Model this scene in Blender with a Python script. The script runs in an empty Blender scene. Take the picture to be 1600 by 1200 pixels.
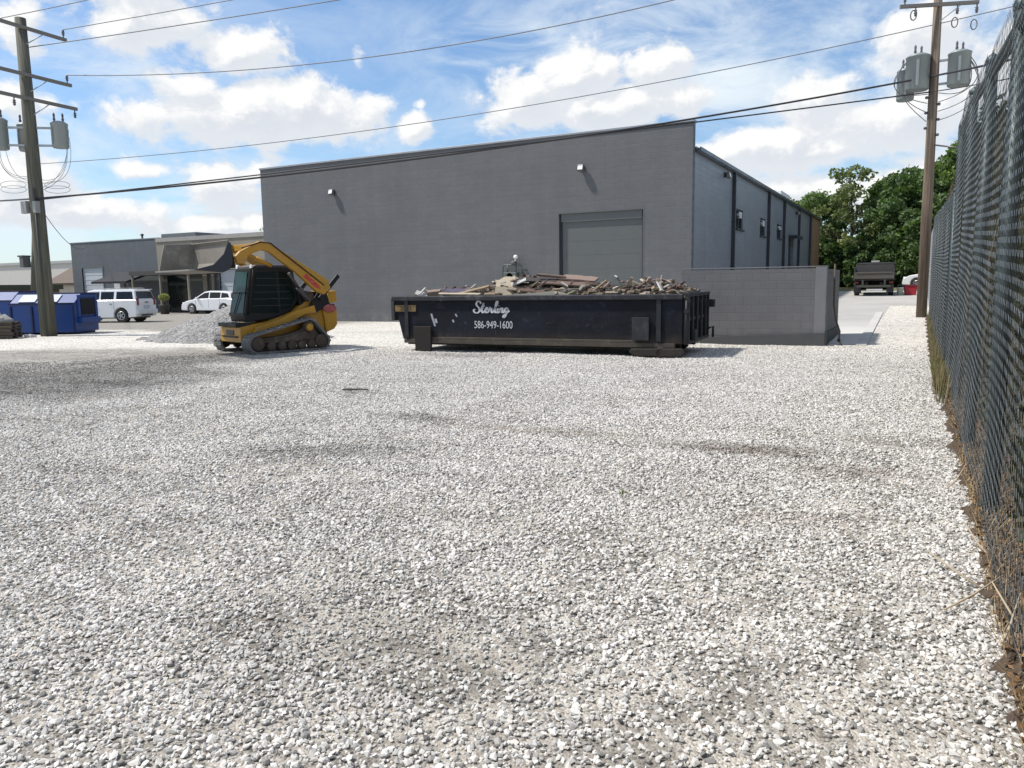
import bpy, bmesh, math, random
import numpy as np
from mathutils import Vector, Matrix
random.seed(7); rng = np.random.default_rng(7)
R = math.radians
scene = bpy.context.scene
COL = scene.collection
# ------------------------------------------------------------------ camera
EYE = 1.6
RC = ((0.88373437, 0.04743532, -0.46557862), (0.46777394, -0.11968007, 0.87570784), (-0.014181, -0.99167866, -0.1279544))
cd = bpy.data.cameras.new('camera'); cam = bpy.data.objects.new('camera', cd); COL.objects.link(cam)
cd.sensor_width = 36; cd.lens = 27; cd.clip_start = 0.05; cd.clip_end = 3000
M = Matrix(((RC[0][0], -RC[0][1], -RC[0][2], 0), (RC[1][0], -RC[1][1], -RC[1][2], 0), (RC[2][0], -RC[2][1], -RC[2][2], EYE), (0, 0, 0, 1)))
cam.matrix_world = M
scene.camera = cam
# ------------------------------------------------------------------ light
SUN = Vector((-0.50, -0.24, 0.83)).normalized()
sd = bpy.data.lights.new('sun', 'SUN'); sun = bpy.data.objects.new('sun', sd); COL.objects.link(sun)
sd.energy = 3.2; sd.angle = R(3.0); sd.color = (1.0, 0.95, 0.88)
sun.rotation_euler = SUN.to_track_quat('Z', 'Y').to_euler()
scene.view_settings.view_transform = 'Standard'; scene.view_settings.look = 'None'
scene.view_settings.exposure = 0.68; scene.view_settings.gamma = 1.0
world = bpy.data.worlds.new('World'); scene.world = world; world.use_nodes = True

class NT:
    """small helper to write node trees"""
    def __init__(s, tree): s.t = tree; s.n = tree.nodes; s.l = tree.links
    def new(s, typ, **kw):
        n = s.n.new(typ)
        for k, v in kw.items(): setattr(n, k, v)
        return n
    def put(s, sock, v):
        if isinstance(v, bpy.types.NodeSocket): s.l.new(v, sock)
        else: sock.default_value = v
    def m(s, op, a, b=None, c=None, clamp=False):
        n = s.new('ShaderNodeMath', operation=op, use_clamp=clamp)
        s.put(n.inputs[0], a)
        if b is not None: s.put(n.inputs[1], b)
        if c is not None: s.put(n.inputs[2], c)
        return n.outputs[0]
    def vm(s, op, a, b=None):
        n = s.new('ShaderNodeVectorMath', operation=op); s.put(n.inputs[0], a)
        if b is not None: s.put(n.inputs[1], b)
        return n.outputs['Value'] if op in ('LENGTH', 'DOT_PRODUCT', 'DISTANCE') else n.outputs[0]
    def mix(s, f, a, b):
        n = s.new('ShaderNodeMix', data_type='RGBA'); s.put(n.inputs[0], f); s.put(n.inputs[6], a); s.put(n.inputs[7], b)
        return n.outputs[2]
    def noise(s, vec, scale, detail=4, rough=.55, dist=0.0):
        n = s.new('ShaderNodeTexNoise'); s.put(n.inputs['Vector'], vec); n.inputs['Scale'].default_value = scale
        n.inputs['Detail'].default_value = detail; n.inputs['Roughness'].default_value = rough; n.inputs['Distortion'].default_value = dist
        return n.outputs['Fac']
    def ss(s, v, lo, hi):
        n = s.new('ShaderNodeMapRange', interpolation_type='SMOOTHSTEP'); s.put(n.inputs['Value'], v)
        n.inputs['From Min'].default_value = lo; n.inputs['From Max'].default_value = hi
        return n.outputs[0]
    def xyz(s, x, y, z):
        n = s.new('ShaderNodeCombineXYZ'); s.put(n.inputs[0], x); s.put(n.inputs[1], y); s.put(n.inputs[2], z); return n.outputs[0]
    def sep(s, v):
        n = s.new('ShaderNodeSeparateXYZ'); s.put(n.inputs[0], v); return n.outputs

def build_sky():
    t = NT(world.node_tree); t.n.clear()
    out = t.new('ShaderNodeOutputWorld'); bg = t.new('ShaderNodeBackground'); t.l.new(bg.outputs[0], out.inputs[0])
    bg.inputs['Strength'].default_value = 0.1
    sky = t.new('ShaderNodeTexSky', sky_type='NISHITA', sun_disc=False)
    sky.sun_elevation = math.asin(SUN.z); sky.sun_rotation = math.atan2(SUN.x, SUN.y)
    sky.air_density = 1.0; sky.dust_density = 0.6; sky.ozone_density = 1.6
    tc = t.new('ShaderNodeTexCoord'); d = t.vm('NORMALIZE', tc.outputs['Generated'])
    x, y, z = t.sep(d)
    az = t.m('ARCTAN2', x, y); el = t.m('ARCSINE', z)
    # cumulus clouds: centre azimuth, elevation, half width, half height, weight
    blobs = [(-.90,.295,.085,.036,1.2),(-.83,.270,.065,.032,1.1),(-.935,.325,.08,.03,.8),(-.865,.225,.05,.035,1.0),(-.81,.205,.075,.036,1.3),(-.72,.208,.085,.032,1.25),(-.93,.200,.06,.02,.75),
             (-.84,.118,.045,.030,1.1),(-.93,.134,.035,.012,.9),(-.80,.150,.04,.02,.6),(-.99,.088,.13,.022,1.0),(-.84,.075,.12,.018,1.0),(-1.04,.115,.05,.03,.9),(-1.03,.27,.03,.04,.7),(-1.04,.20,.035,.03,.7),
             (-.608,.195,.024,.020,1.15),(-.672,.268,.012,.014,.7),(-.60,.222,.012,.008,.7),
             (-.395,.250,.062,.030,1.25),(-.465,.222,.055,.036,1.2),(-.31,.255,.05,.024,1.1),(-.35,.215,.11,.030,1.2),(-.50,.20,.04,.02,.8),
             (-.17,.155,.15,.030,1.15),(-.03,.175,.12,.040,1.1),(.06,.20,.07,.07,1.1),(-.10,.20,.09,.03,.8),(-.01,.255,.05,.05,.95),(-.12,.10,.22,.03,1.0),(.1,.12,.15,.05,1.0)]
    veils = [(-.46,.29,.10,.030,.7),(-.33,.30,.14,.045,.6),(-.22,.235,.10,.045,.85),(-.12,.25,.10,.03,.6),(-.52,.275,.05,.04,.6),(-.95,.24,.15,.05,.45),(-1.05,.16,.1,.08,.6),(0.0,.2,.2,.12,.8),(-.9,.07,.6,.05,1.0),(-.2,.08,.6,.07,.8)]
    def field(lst, az, el):
        acc = None
        for a0, e0, wa, we, w in lst:
            da = t.m('MULTIPLY', t.m('SUBTRACT', az, a0), 1/wa); de = t.m('MULTIPLY', t.m('SUBTRACT', el, e0), 1/we)
            r2 = t.m('ADD', t.m('MULTIPLY', da, da), t.m('MULTIPLY', de, de))
            g = t.m('MULTIPLY', t.m('EXPONENT', t.m('MULTIPLY', r2, -.8)), w)
            acc = g if acc is None else t.m('MAXIMUM', acc, g)
        return acc
    dv = t.vm('MULTIPLY', d, (1, 1, 1.6))
    # everywhere outside the photographed part of the sky: scattered clouds
    away = t.ss(t.m('ABSOLUTE', t.m('ADD', az, .45)), .75, 1.1); hi = t.ss(el, .36, .5); away = t.m('MAXIMUM', away, hi)
    far = t.m('MULTIPLY', t.m('MULTIPLY', t.ss(t.noise(dv, 2.2, 2), .46, .62), away), 1.0)
    def dens(off):
        a2 = t.m('ADD', az, off[0]); e2 = t.m('ADD', el, off[1])
        v = t.xyz(a2, t.m('MULTIPLY', e2, 1.3), 3.1)
        n1 = t.noise(v, 11, 9, .60, .25); n2 = t.noise(v, 34, 6, .6)
        f = t.m('MAXIMUM', field(blobs, a2, e2), far)
        nn = t.m('ADD', t.m('MULTIPLY', t.m('SUBTRACT', n1, .5), 2.3), t.m('MULTIPLY', t.m('SUBTRACT', n2, .5), .55))
        return t.m('ADD', f, nn)
    d0 = dens((0, 0)); d1 = dens((-.010, .016))
    mask = t.ss(d0, .34, .72)
    lit = t.ss(t.m('SUBTRACT', d0, d1), -.10, .42)
    core = t.ss(d0, .6, 1.5)
    c = t.mix(lit, (4.9, 5.15, 5.5, 1), (6.3, 6.3, 6.25, 1))
    c = t.mix(t.m('MULTIPLY', core, t.m('SUBTRACT', 1.0, lit)), c, (4.5, 4.75, 5.15, 1))
    vv = t.xyz(az, t.m('MULTIPLY', el, 2.4), 1.0)
    veil = t.m('MULTIPLY', t.m('ADD', field(veils, az, el), 0.26), t.m('MULTIPLY', t.ss(t.noise(vv, 7, 8, .62, .6), .32, .66), .95), clamp=True)
    base = t.mix(1.0, sky.outputs[0], (0, 0, 0, 1)); 
    gain = t.vm('MULTIPLY', sky.outputs[0], (.78, .90, 1.0))
    s1 = t.mix(veil, gain, (5.2, 5.75, 6.2, 1))
    s2 = t.mix(mask, s1, c)
    # below the horizon: plain ground tone
    t.put(bg.inputs[0], t.mix(t.ss(el, -.02, 0.0), (2.5, 2.4, 2.3, 1), s2))
build_sky()
world.cycles.sampling_method = 'MANUAL'; world.cycles.sample_map_resolution = 512

# ------------------------------------------------------------------ object helpers
def tag(o, label=None, cat=None, group=None, kind=None):
    if label: o['label'] = label
    if cat: o['category'] = cat
    if group: o['group'] = group
    if kind: o['kind'] = kind
    return o
def empty(name, label, cat, loc=(0,0,0), rz=0, group=None):
    o = bpy.data.objects.new(name, None); COL.objects.link(o); o.location = loc; o.rotation_euler = (0,0,rz); o.empty_display_size = .3
    return tag(o, label, cat, group)
def link(name, me, mat=None, parent=None):
    o = bpy.data.objects.new(name, me); COL.objects.link(o)
    if mat: me.materials.append(mat)
    if parent: o.parent = parent
    return o
def copy_tree(o, parent=None):
    c = o.copy(); COL.objects.link(c); c.parent = parent
    for ch in [k for k in bpy.data.objects if k.parent == o]: copy_tree(ch, c)
    return c
class MB:
    def __init__(s): s.v = []; s.f = []; s.sm = []; s.marks = []
    def add(s, vs, fs, smooth=False):
        b = len(s.v); s.marks.append((b, len(s.f))); s.v += [tuple(v) for v in vs]; s.f += [tuple(b+i for i in f) for f in fs]; s.sm += [smooth]*len(fs); return s
    def box(s, x0, y0, z0, x1, y1, z1, mat=None):
        vs = [(x,y,z) for z in (z0,z1) for y in (y0,y1) for x in (x0,x1)]
        if mat: vs = [mat @ Vector(v) for v in vs]
        return s.add(vs, [(0,2,3,1),(4,5,7,6),(0,1,5,4),(2,6,7,3),(0,4,6,2),(1,3,7,5)])
    def beam(s, a, b, w, h, up=(0,0,1)):
        a = Vector(a); b = Vector(b); d = (b-a).normalized(); up = Vector(up); u = d.cross(up)
        if u.length < 1e-4: u = d.cross(Vector((1,0,0)))
        u.normalize(); v = u.cross(d).normalized(); u = u*(w/2); v = v*(h/2)
        vs = [p+q for p in (a,b) for q in (-u-v, u-v, u+v, -u+v)]
        return s.add(vs, [(0,1,2,3),(7,6,5,4),(0,4,5,1),(1,5,6,2),(2,6,7,3),(3,7,4,0)])
    def tube(s, pts, r, n=8, cap=True):
        pts = [Vector(p) for p in pts]; rs = r if isinstance(r, (list,tuple)) else [r]*len(pts)
        vs = []; prev = None
        for i, p in enumerate(pts):
            d = (pts[min(i+1,len(pts)-1)]-pts[max(i-1,0)]).normalized()
            if prev is None:
                u = d.cross(Vector((0,0,1))); u = u if u.length > .05 else d.cross(Vector((1,0,0)))
            else: u = prev - d*prev.dot(d)
            u.normalize(); prev = u; w = d.cross(u)
            for k in range(n):
                a = 2*math.pi*k/n; vs.append(p + (u*math.cos(a)+w*math.sin(a))*rs[i])
        fs = [(i*n+k, i*n+(k+1)%n, (i+1)*n+(k+1)%n, (i+1)*n+k) for i in range(len(pts)-1) for k in range(n)]
        s.add(vs, fs, True)
        if cap:
            b = len(s.v)-len(vs)
            s.f += [tuple(b+k for k in reversed(range(n))), tuple(b+(len(pts)-1)*n+k for k in range(n))]; s.sm += [False]*2
        return s
    def prism(s, poly, axis, a, b):
        """poly: 2D points extruded along axis ('y': poly is x,z; 'x': poly is y,z; 'z': poly is x,y)"""
        f = {'y': lambda p,t: (p[0],t,p[1]), 'x': lambda p,t: (t,p[0],p[1]), 'z': lambda p,t: (p[0],p[1],t)}[axis]
        n = len(poly); vs = [f(p,a) for p in poly]+[f(p,b) for p in poly]
        return s.add(vs, [tuple(range(n)), tuple(reversed(range(n,2*n)))]+[(i,(i+1)%n,n+(i+1)%n,n+i)[::-1] for i in range(n)])
    def lathe(s, prof, c=(0,0,0), axis='z', n=20):
        """prof: (radius, height) pairs"""
        vs = []
        for r_, h_ in prof:
            for k in range(n):
                a = 2*math.pi*k/n; p = (r_*math.cos(a), r_*math.sin(a), h_)
                if axis == 'y': p = (p[0], p[2], p[1])
                if axis == 'x': p = (p[2], p[0], p[1])
                vs.append((p[0]+c[0], p[1]+c[1], p[2]+c[2]))
        m = len(prof)
        s.add(vs, [(i*n+k, i*n+(k+1)%n, (i+1)*n+(k+1)%n, (i+1)*n+k) for i in range(m-1) for k in range(n)], True)
        b = len(s.v)-len(vs); s.f += [tuple(b+k for k in reversed(range(n))), tuple(b+(m-1)*n+k for k in range(n))]; s.sm += [False]*2
        return s
    def build(s, name, mat=None, parent=None, bevel=0, seg=2, loc=None):
        me = bpy.data.meshes.new(name); me.from_pydata(s.v, [], s.f); me.polygons.foreach_set('use_smooth', s.sm)
        bm = bmesh.new(); bm.from_mesh(me); bmesh.ops.recalc_face_normals(bm, faces=bm.faces); bm.to_mesh(me); bm.free()
        o = link(name, me, mat, parent)
        if bevel:
            m = o.modifiers.new('bevel','BEVEL'); m.width = bevel; m.segments = seg; m.limit_method = 'ANGLE'; m.angle_limit = R(35)
        if loc: o.location = loc
        return o
def build_each(mb, name, mat=None, parent=None, bevel=0, seg=2):
    """every piece added to mb becomes an object of its own"""
    mk = mb.marks + [(len(mb.v), len(mb.f))]; out = []
    for (v0,f0),(v1,f1) in zip(mk[:-1], mk[1:]):
        q = MB(); q.v = mb.v[v0:v1]; q.f = [tuple(i-v0 for i in f) for f in mb.f[f0:f1]]; q.sm = mb.sm[f0:f1]; out.append(q.build(name, mat, parent, bevel, seg))
    return out
def quads_mesh(name, V, mat, parent=None, smooth=False):
    """V: (n,4,3) array of separate quads"""
    n = len(V); me = bpy.data.meshes.new(name); me.vertices.add(n*4); me.vertices.foreach_set('co', V.reshape(-1).astype(np.float32))
    me.loops.add(n*4); me.loops.foreach_set('vertex_index', np.arange(n*4, dtype=np.int32))
    me.polygons.add(n); me.polygons.foreach_set('loop_start', np.arange(0, n*4, 4, dtype=np.int32))
    me.update(calc_edges=True); me.validate()
    return link(name, me, mat, parent)

# ------------------------------------------------------------------ materials
def mat_new(name):
    m = bpy.data.materials.new(name); m.use_nodes = True; t = NT(m.node_tree); b = t.n['Principled BSDF']; return m, t, b
MC = {}
def pm(name, col, rough=.6, metal=0.0, var=.12, scale=2.5, dirt=None, dirt_amt=.5, dscale=1.5, bump=0.0, bscale=30, coat=0, spec=.5, streak=False):
    if name in MC: return MC[name]
    m, t, b = mat_new(name)
    tc = t.new('ShaderNodeTexCoord').outputs['Object']
    n = t.noise(tc, scale, 6, .6)
    k = t.m('ADD', t.m('MULTIPLY', t.m('SUBTRACT', n, .5), var*4), 1.0)
    c = t.vm('SCALE', col[:3]); 
    sc = t.n[-1]; t.put(sc.inputs['Scale'], k); c = sc.outputs[0]
    if dirt:
        v = t.vm('MULTIPLY', tc, (1, 1, .12)) if streak else tc
        dn = t.ss(t.noise(v, dscale, 8, .7), .5, .72)
        c = t.mix(t.m('MULTIPLY', dn, dirt_amt), c, (*dirt, 1))
    t.put(b.inputs['Base Color'], c)
    t.put(b.inputs['Roughness'], t.m('ADD', t.m('MULTIPLY', t.m('SUBTRACT', n, .5), .3), rough, clamp=True))
    b.inputs['Metallic'].default_value = metal; b.inputs['Coat Weight'].default_value = coat; b.inputs['Specular IOR Level'].default_value = spec
    if bump:
        bn = t.new('ShaderNodeBump'); bn.inputs['Strength'].default_value = bump; bn.inputs['Distance'].default_value = .02
        t.put(bn.inputs['Height'], t.noise(tc, bscale, 5)); t.l.new(bn.outputs[0], b.inputs['Normal'])
    MC[name] = m; return m
def block_mat(name, col, axis='x', rough=.55, patch=.10, streak=.25, spec=.5, var=.10):
    """painted concrete block wall: courses in bump, faint uneven paint"""
    m, t, b = mat_new(name)
    g = t.new('ShaderNodeTexCoord').outputs['Object']; x, y, z = t.sep(g)
    v = t.xyz(x if axis == 'x' else y, z, 0.0)
    br = t.new('ShaderNodeTexBrick'); t.put(br.inputs['Vector'], v); br.inputs['Scale'].default_value = 1
    br.inputs['Brick Width'].default_value = .4; br.inputs['Row Height'].default_value = .2; br.inputs['Mortar Size'].default_value = .009; br.inputs['Mortar Smooth'].default_value = .5
    br.inputs['Color1'].default_value = (1,1,1,1); br.inputs['Color2'].default_value = (.93,.93,.93,1); br.inputs['Mortar'].default_value = (.82,.82,.83,1)
    big = t.noise(g, .22, 5, .6); mid = t.noise(g, 1.3, 6, .65)
    st = t.noise(t.vm('MULTIPLY', g, (1.2, 1.2, .10)), 2.0, 6, .6)
    course = t.noise(t.vm('MULTIPLY', g, (.25, .25, 2.5)), 1.0, 4, .6)
    k = t.m('ADD', t.m('MULTIPLY', t.m('SUBTRACT', big, .5), patch*5), 1.0)
    k = t.m('ADD', k, t.m('MULTIPLY', t.m('SUBTRACT', mid, .5), var*2)); k = t.m('ADD', k, t.m('MULTIPLY', t.m('SUBTRACT', st, .5), streak)); k = t.m('ADD', k, t.m('MULTIPLY', t.m('SUBTRACT', course, .5), .25))
    # splash dirt near the ground is part of the paint
    low = t.m('MULTIPLY', t.m('SUBTRACT', 1.0, t.ss(z, .1, .7)), t.ss(t.noise(g, 3, 6), .4, .65))
    c = t.vm('MULTIPLY', br.outputs['Color'], col[:3]); t.vm('SCALE', c); sc = t.n[-1]; t.put(sc.inputs['Scale'], k)
    c = t.mix(t.m('MULTIPLY', low, .35), sc.outputs[0], (.22, .21, .19, 1))
    t.put(b.inputs['Base Color'], c); t.put(b.inputs['Roughness'], t.m('ADD', t.m('MULTIPLY', mid, .25), rough-.12)); b.inputs['Specular IOR Level'].default_value = spec
    bn = t.new('ShaderNodeBump'); bn.inputs['Strength'].default_value = .45; bn.inputs['Distance'].default_value = .01
    h = t.m('ADD', t.m('MULTIPLY', br.outputs['Fac'], -1.0), t.m('MULTIPLY', t.noise(g, 60, 4), .35)); t.put(bn.inputs['Height'], h); t.l.new(bn.outputs[0], b.inputs['Normal'])
    return m

GLASS = pm('dark_glass', (.010,.014,.016), .12, 0, .05, spec=.35)
TYRE = pm('tyre_rubber', (.02,.02,.02), .85, 0, .15, dirt=(.16,.15,.13), dirt_amt=.5, bump=.3)
BLACKP = pm('black_plastic', (.018,.018,.02), .5)
STEEL = pm('galvanised_steel', (.38,.40,.41), .45, .7, .12, dirt=(.2,.18,.15), dirt_amt=.3)
RIM = pm('wheel_rim', (.45,.46,.48), .35, .8)
WHITE = pm('white_car_paint', (.76,.77,.79), .22, 0, .02, coat=.6)
REDL = pm('red_lens', (.10,.008,.008), .2, 0, .05)
LAMPW = pm('clear_lens', (.75,.77,.78), .15, 0, .03)
RUST = pm('rusty_steel', (.036,.026,.02), .85, .1, .3, 6, dirt=(.02,.018,.018), dirt_amt=.6, dscale=4, bump=.3)

# ------------------------------------------------------------------ terrain
def sm(x, a, b):
    t = np.clip((x-a)/(b-a), 0, 1); return t*t*(3-2*t)
def gz(X, Y):
    """height of the ground: level yard, rising gently along the east side of the warehouse"""
    X = np.asarray(X, float); Y = np.asarray(Y, float)
    rise = np.clip(.026*(Y-20), 0, .95) * sm(X, -11, -8)
    un = .018*np.sin(X*1.3+.5*Y)*np.sin(Y*.9-.4*X) + .012*np.sin(X*3.1+1)*np.sin(Y*2.3+X*.7)
    near = sm(-np.hypot(X, Y), -30, -14)
    return rise + un*near
xs = np.unique(np.concatenate([np.linspace(-700,-80,16), np.linspace(-80,-32,25), np.arange(-32,4.01,.2), np.linspace(4,40,19), np.linspace(40,700,14), [-7.6,-1.2]]))
ys = np.unique(np.concatenate([np.linspace(-300,-20,8), np.linspace(-20,-2,10), np.arange(-2,31.01,.2), np.linspace(31,80,50), np.linspace(80,900,20)]))
def sheet(name, ix, iy, mat, dz=0.0, pred=None):
    gx = xs[ix[0]:ix[1]+1]; gy = ys[iy[0]:iy[1]+1]; XX, YY = np.meshgrid(gx, gy); ZZ = gz(XX, YY)+dz
    v = np.stack([XX, YY, ZZ], -1).reshape(-1,3); nx = len(gx); f = []
    for j in range(len(gy)-1):
        for i in range(nx-1):
            if pred is None or pred(.5*(gx[i]+gx[i+1]), .5*(gy[j]+gy[j+1])):
                a = j*nx+i; f.append((a, a+1, a+nx+1, a+nx))
    me = bpy.data.meshes.new(name); me.from_pydata(v.tolist(), [], f); me.update(); me.polygons.foreach_set('use_smooth', [True]*len(f))
    return link(name, me, mat)
def idx(arr, lo, hi): return int(np.argmin(abs(arr-lo))), int(np.argmin(abs(arr-hi)))

def gravel_masks():
    g = bpy.data.node_groups.new('gravel_tone', 'ShaderNodeTree')
    g.interface.new_socket('Color', in_out='INPUT', socket_type='NodeSocketColor'); g.interface.new_socket('Color', in_out='OUTPUT', socket_type='NodeSocketColor')
    t = NT(g); gi = t.new('NodeGroupInput'); go = t.new('NodeGroupOutput')
    pos = t.new('ShaderNodeNewGeometry').outputs['Position']; x, y, z = t.sep(pos)
    p2 = t.xyz(x, y, 0.0)
    wx = t.m('ADD', x, t.m('MULTIPLY', t.m('SUBTRACT', t.noise(p2, .55, 5, .6), .5), 3.0))
    wy = t.m('ADD', y, t.m('MULTIPLY', t.m('SUBTRACT', t.noise(t.vm('ADD', p2, (31., 7., 0.)), .55, 5, .6), .5), 3.0))
    def ell(cx, cy, rx, ry, ang, soft=.35, warp=True, X=None):
        a, b = (wx, wy) if warp else (t.m('ADD', x, t.m('MULTIPLY', t.m('SUBTRACT', t.noise(p2, 4., 5), .5), .5)), t.m('ADD', y, t.m('MULTIPLY', t.m('SUBTRACT', t.noise(t.vm('ADD', p2, (3., 70., 0.)), 4., 5), .5), .5)))
        dx = t.m('SUBTRACT', a, cx); dy = t.m('SUBTRACT', b, cy); c_, s_ = math.cos(ang), math.sin(ang)
        u = t.m('MULTIPLY', t.m('ADD', t.m('MULTIPLY', dx, c_), t.m('MULTIPLY', dy, s_)), 1/rx)
        v = t.m('MULTIPLY', t.m('ADD', t.m('MULTIPLY', dx, -s_), t.m('MULTIPLY', dy, c_)), 1/ry)
        r = t.m('SQRT', t.m('ADD', t.m('MULTIPLY', u, u), t.m('MULTIPLY', v, v)))
        return t.m('SUBTRACT', 1.0, t.ss(r, 1-soft, 1+soft))
    c = gi.outputs[0]
    # large uneven tone, fines between the stones
    n1 = t.noise(p2, .35, 6, .6); n2 = t.noise(t.vm('ADD', p2, (9., 4., 0.)), 1.4, 6, .65)
    k = t.m('ADD', t.m('ADD', .74, t.m('MULTIPLY', n1, .30)), t.m('MULTIPLY', n2, .26))
    t.vm('SCALE', c); sc = t.n[-1]; t.put(sc.inputs['Scale'], k); c = sc.outputs[0]
    # damp, finer dark stone in front of and left of the loader
    c0 = c
    damp = ell(-17.0, 9.4, 6.3, 3.2, math.atan2(-.62, .78)+.35, .16)
    damp2 = ell(-20.0, 10.0, 7.0, 3.2, .45, .2)
    dm = t.m('MAXIMUM', damp, damp2)
    dmf = t.m('MULTIPLY', dm, t.m('ADD', .62, t.m('MULTIPLY', t.ss(n2, .35, .7), .38)))
    c = t.mix(dmf, c, t.vm('MULTIPLY', c, (.40, .395, .39)))
    under = ell(-15.0, 13.0, 2.6, 2.0, .3, .4)  # extra soft darkening of the ground beneath and ahead of the loader
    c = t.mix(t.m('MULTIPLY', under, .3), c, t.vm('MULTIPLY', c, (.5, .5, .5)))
    for cx, cy, rx, ry, an, col, am in [(-1.45, 7.35, .75, .20, .12, (.14,.11,.085), .75), (-.45, 6.9, .5, .16, .2, (.2,.155,.12), .45), (-3.6, 7.5, .9, .14, .05, (.22,.18,.13), .5), (-5.4, 7.7, .6, .13, .1, (.16,.14,.12), .55),
                                        (-5.1, 5.6, .9, .22, .5, (.15,.145,.14), .45), (-.8, 5.3, .5, .16, .4, (.24,.18,.14), .3), (-7.6, 9.2, .42, .05, .3, (.06,.06,.06), .7), (-9.3, 15.2, 1.2, .35, .0, (.12,.12,.12), .45), (-2.2, 2.6, .8, .4, .2, (.16,.15,.13), .3)]:
        brk = t.ss(t.noise(p2, 7.0, 6, .75), .30, .54)
        c = t.mix(t.m('MULTIPLY', t.m('MULTIPLY', ell(cx, cy, rx, ry*1.25, an, .7, False), am*.95), brk), c, (*col, 1))
    # faint raked / driven bands
    w = t.noise(t.vm('MULTIPLY', t.xyz(t.m('ADD', x, t.m('MULTIPLY', y, .9)), t.m('SUBTRACT', y, t.m('MULTIPLY', x, .15)), 0.0), (.12, 1.1, 1)), 1.2, 5, .6)
    c = t.mix(t.m('MULTIPLY', t.ss(w, .52, .7), .38), c, t.vm('MULTIPLY', c, (.66, .65, .63)))
    # packed, dusty surface of the far left lot
    far = t.m('MULTIPLY', t.m('SUBTRACT', 1.0, t.ss(wx, -24, -21)), t.ss(wy, 19.5, 21))
    c = t.mix(far, c, (.27, .26, .24, 1))
    t.l.new(c, go.inputs[0]) if isinstance(c, bpy.types.NodeSocket) else None
    return g
GM = gravel_masks()
def stone_tone(t, rnd):
    cr = t.new('ShaderNodeValToRGB'); t.put(cr.inputs[0], rnd); e = cr.color_ramp.elements
    e[0].position = 0; e[0].color = (.17,.165,.155,1); e[1].position = 1; e[1].color = (.72,.70,.665,1)
    for p_, c_ in [(.10,(.36,.348,.33,1)), (.30,(.515,.50,.472,1)), (.6,(.605,.585,.55,1)), (.72,(.53,.482,.43,1)), (.8,(.635,.618,.59,1))]:
        q = e.new(p_); q.color = c_
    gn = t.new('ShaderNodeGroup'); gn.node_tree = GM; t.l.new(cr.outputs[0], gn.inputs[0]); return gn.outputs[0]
def ground_mat():
    m, t, b = mat_new('crushed_limestone')
    pos = t.new('ShaderNodeNewGeometry').outputs['Position']; x, y, z = t.sep(pos); p2 = t.xyz(x, y, 0.0)
    dist = t.vm('DISTANCE', p2, (0,0,0))
    vo = t.new('ShaderNodeTexVoronoi', feature='F1'); t.put(vo.inputs['Vector'], p2); vo.inputs['Scale'].default_value = 27
    vf = t.new('ShaderNodeTexVoronoi', feature='F1'); t.put(vf.inputs['Vector'], p2); vf.inputs['Scale'].default_value = 95
    near = t.m('SUBTRACT', 1.0, t.ss(dist, 11, 19))
    edge = t.ss(vo.outputs['Distance'], .38, .75)
    c = stone_tone(t, t.sep(vo.outputs['Color'])[0])
    c = t.mix(t.m('MULTIPLY', edge, .50), c, t.vm('MULTIPLY', c, (.45, .44, .42)))
    c = t.vm('MULTIPLY', c, (1.16, 1.15, 1.12))
    cf = stone_tone(t, t.sep(vf.outputs['Color'])[0])
    fines = t.ss(t.noise(p2, 2.3, 5, .6), .40, .62)
    cf = t.vm('MULTIPLY', cf, t.mix(fines, (.42, .40, .37, 1), (.80, .77, .72, 1)))
    c = t.mix(near, c, cf)
    t.put(b.inputs['Base Color'], c); b.inputs['Roughness'].default_value = .95; b.inputs['Specular IOR Level'].default_value = .15
    bn = t.new('ShaderNodeBump'); bn.inputs['Strength'].default_value = .9; bn.inputs['Distance'].default_value = .012
    hgt = t.m('SUBTRACT', 1.0, t.m('ADD', t.m('MULTIPLY', vf.outputs['Distance'], .5), t.m('MULTIPLY', vo.outputs['Distance'], t.m('SUBTRACT', 1.0, near))))
    t.put(bn.inputs['Height'], hgt); t.l.new(bn.outputs[0], b.inputs['Normal'])
    return m
GROUND = ground_mat()
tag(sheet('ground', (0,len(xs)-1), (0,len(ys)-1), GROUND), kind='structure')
# pavement east of the warehouse, lying on the same slope
def asphalt_mat():
    m, t, b = mat_new('dusty_asphalt')
    pos = t.new('ShaderNodeNewGeometry').outputs['Position']; x, y, z = t.sep(pos)
    n = t.noise(pos, .5, 6, .6); f = t.noise(pos, 40, 3, .6); band = t.noise(t.vm('MULTIPLY', pos, (.15, .9, 1)), 1.0, 5, .6)
    c = t.mix(t.ss(n, .3, .7), (.36,.352,.335,1), (.43,.42,.40,1))
    dust = t.m('MULTIPLY', t.m('SUBTRACT', 1.0, t.ss(t.m('ADD', y, t.m('MULTIPLY', n, 6.0)), 25, 33)), .95)
    c = t.mix(dust, c, (.60,.59,.56,1)); c = t.mix(t.m('MULTIPLY', t.ss(band, .5, .65), .35), c, (.42,.41,.39,1))
    c = t.mix(t.m('MULTIPLY', t.ss(f, .45, .7), .3), c, (.3,.29,.28,1))
    t.put(b.inputs['Base Color'], c); b.inputs['Roughness'].default_value = .9
    bn = t.new('ShaderNodeBump'); bn.inputs['Strength'].default_value = .4; bn.inputs['Distance'].default_value = .01; t.put(bn.inputs['Height'], f); t.l.new(bn.outputs[0], b.inputs['Normal'])
    return m
tag(sheet('driveway', idx(xs,-7.6,-1.2), idx(ys,20.6,54), asphalt_mat(), .006), kind='structure')
tag(sheet('parking_lot', idx(xs,-7.6,40), idx(ys,38,54), asphalt_mat(), .012, lambda a,b: a > -1.2), kind='structure')
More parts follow.
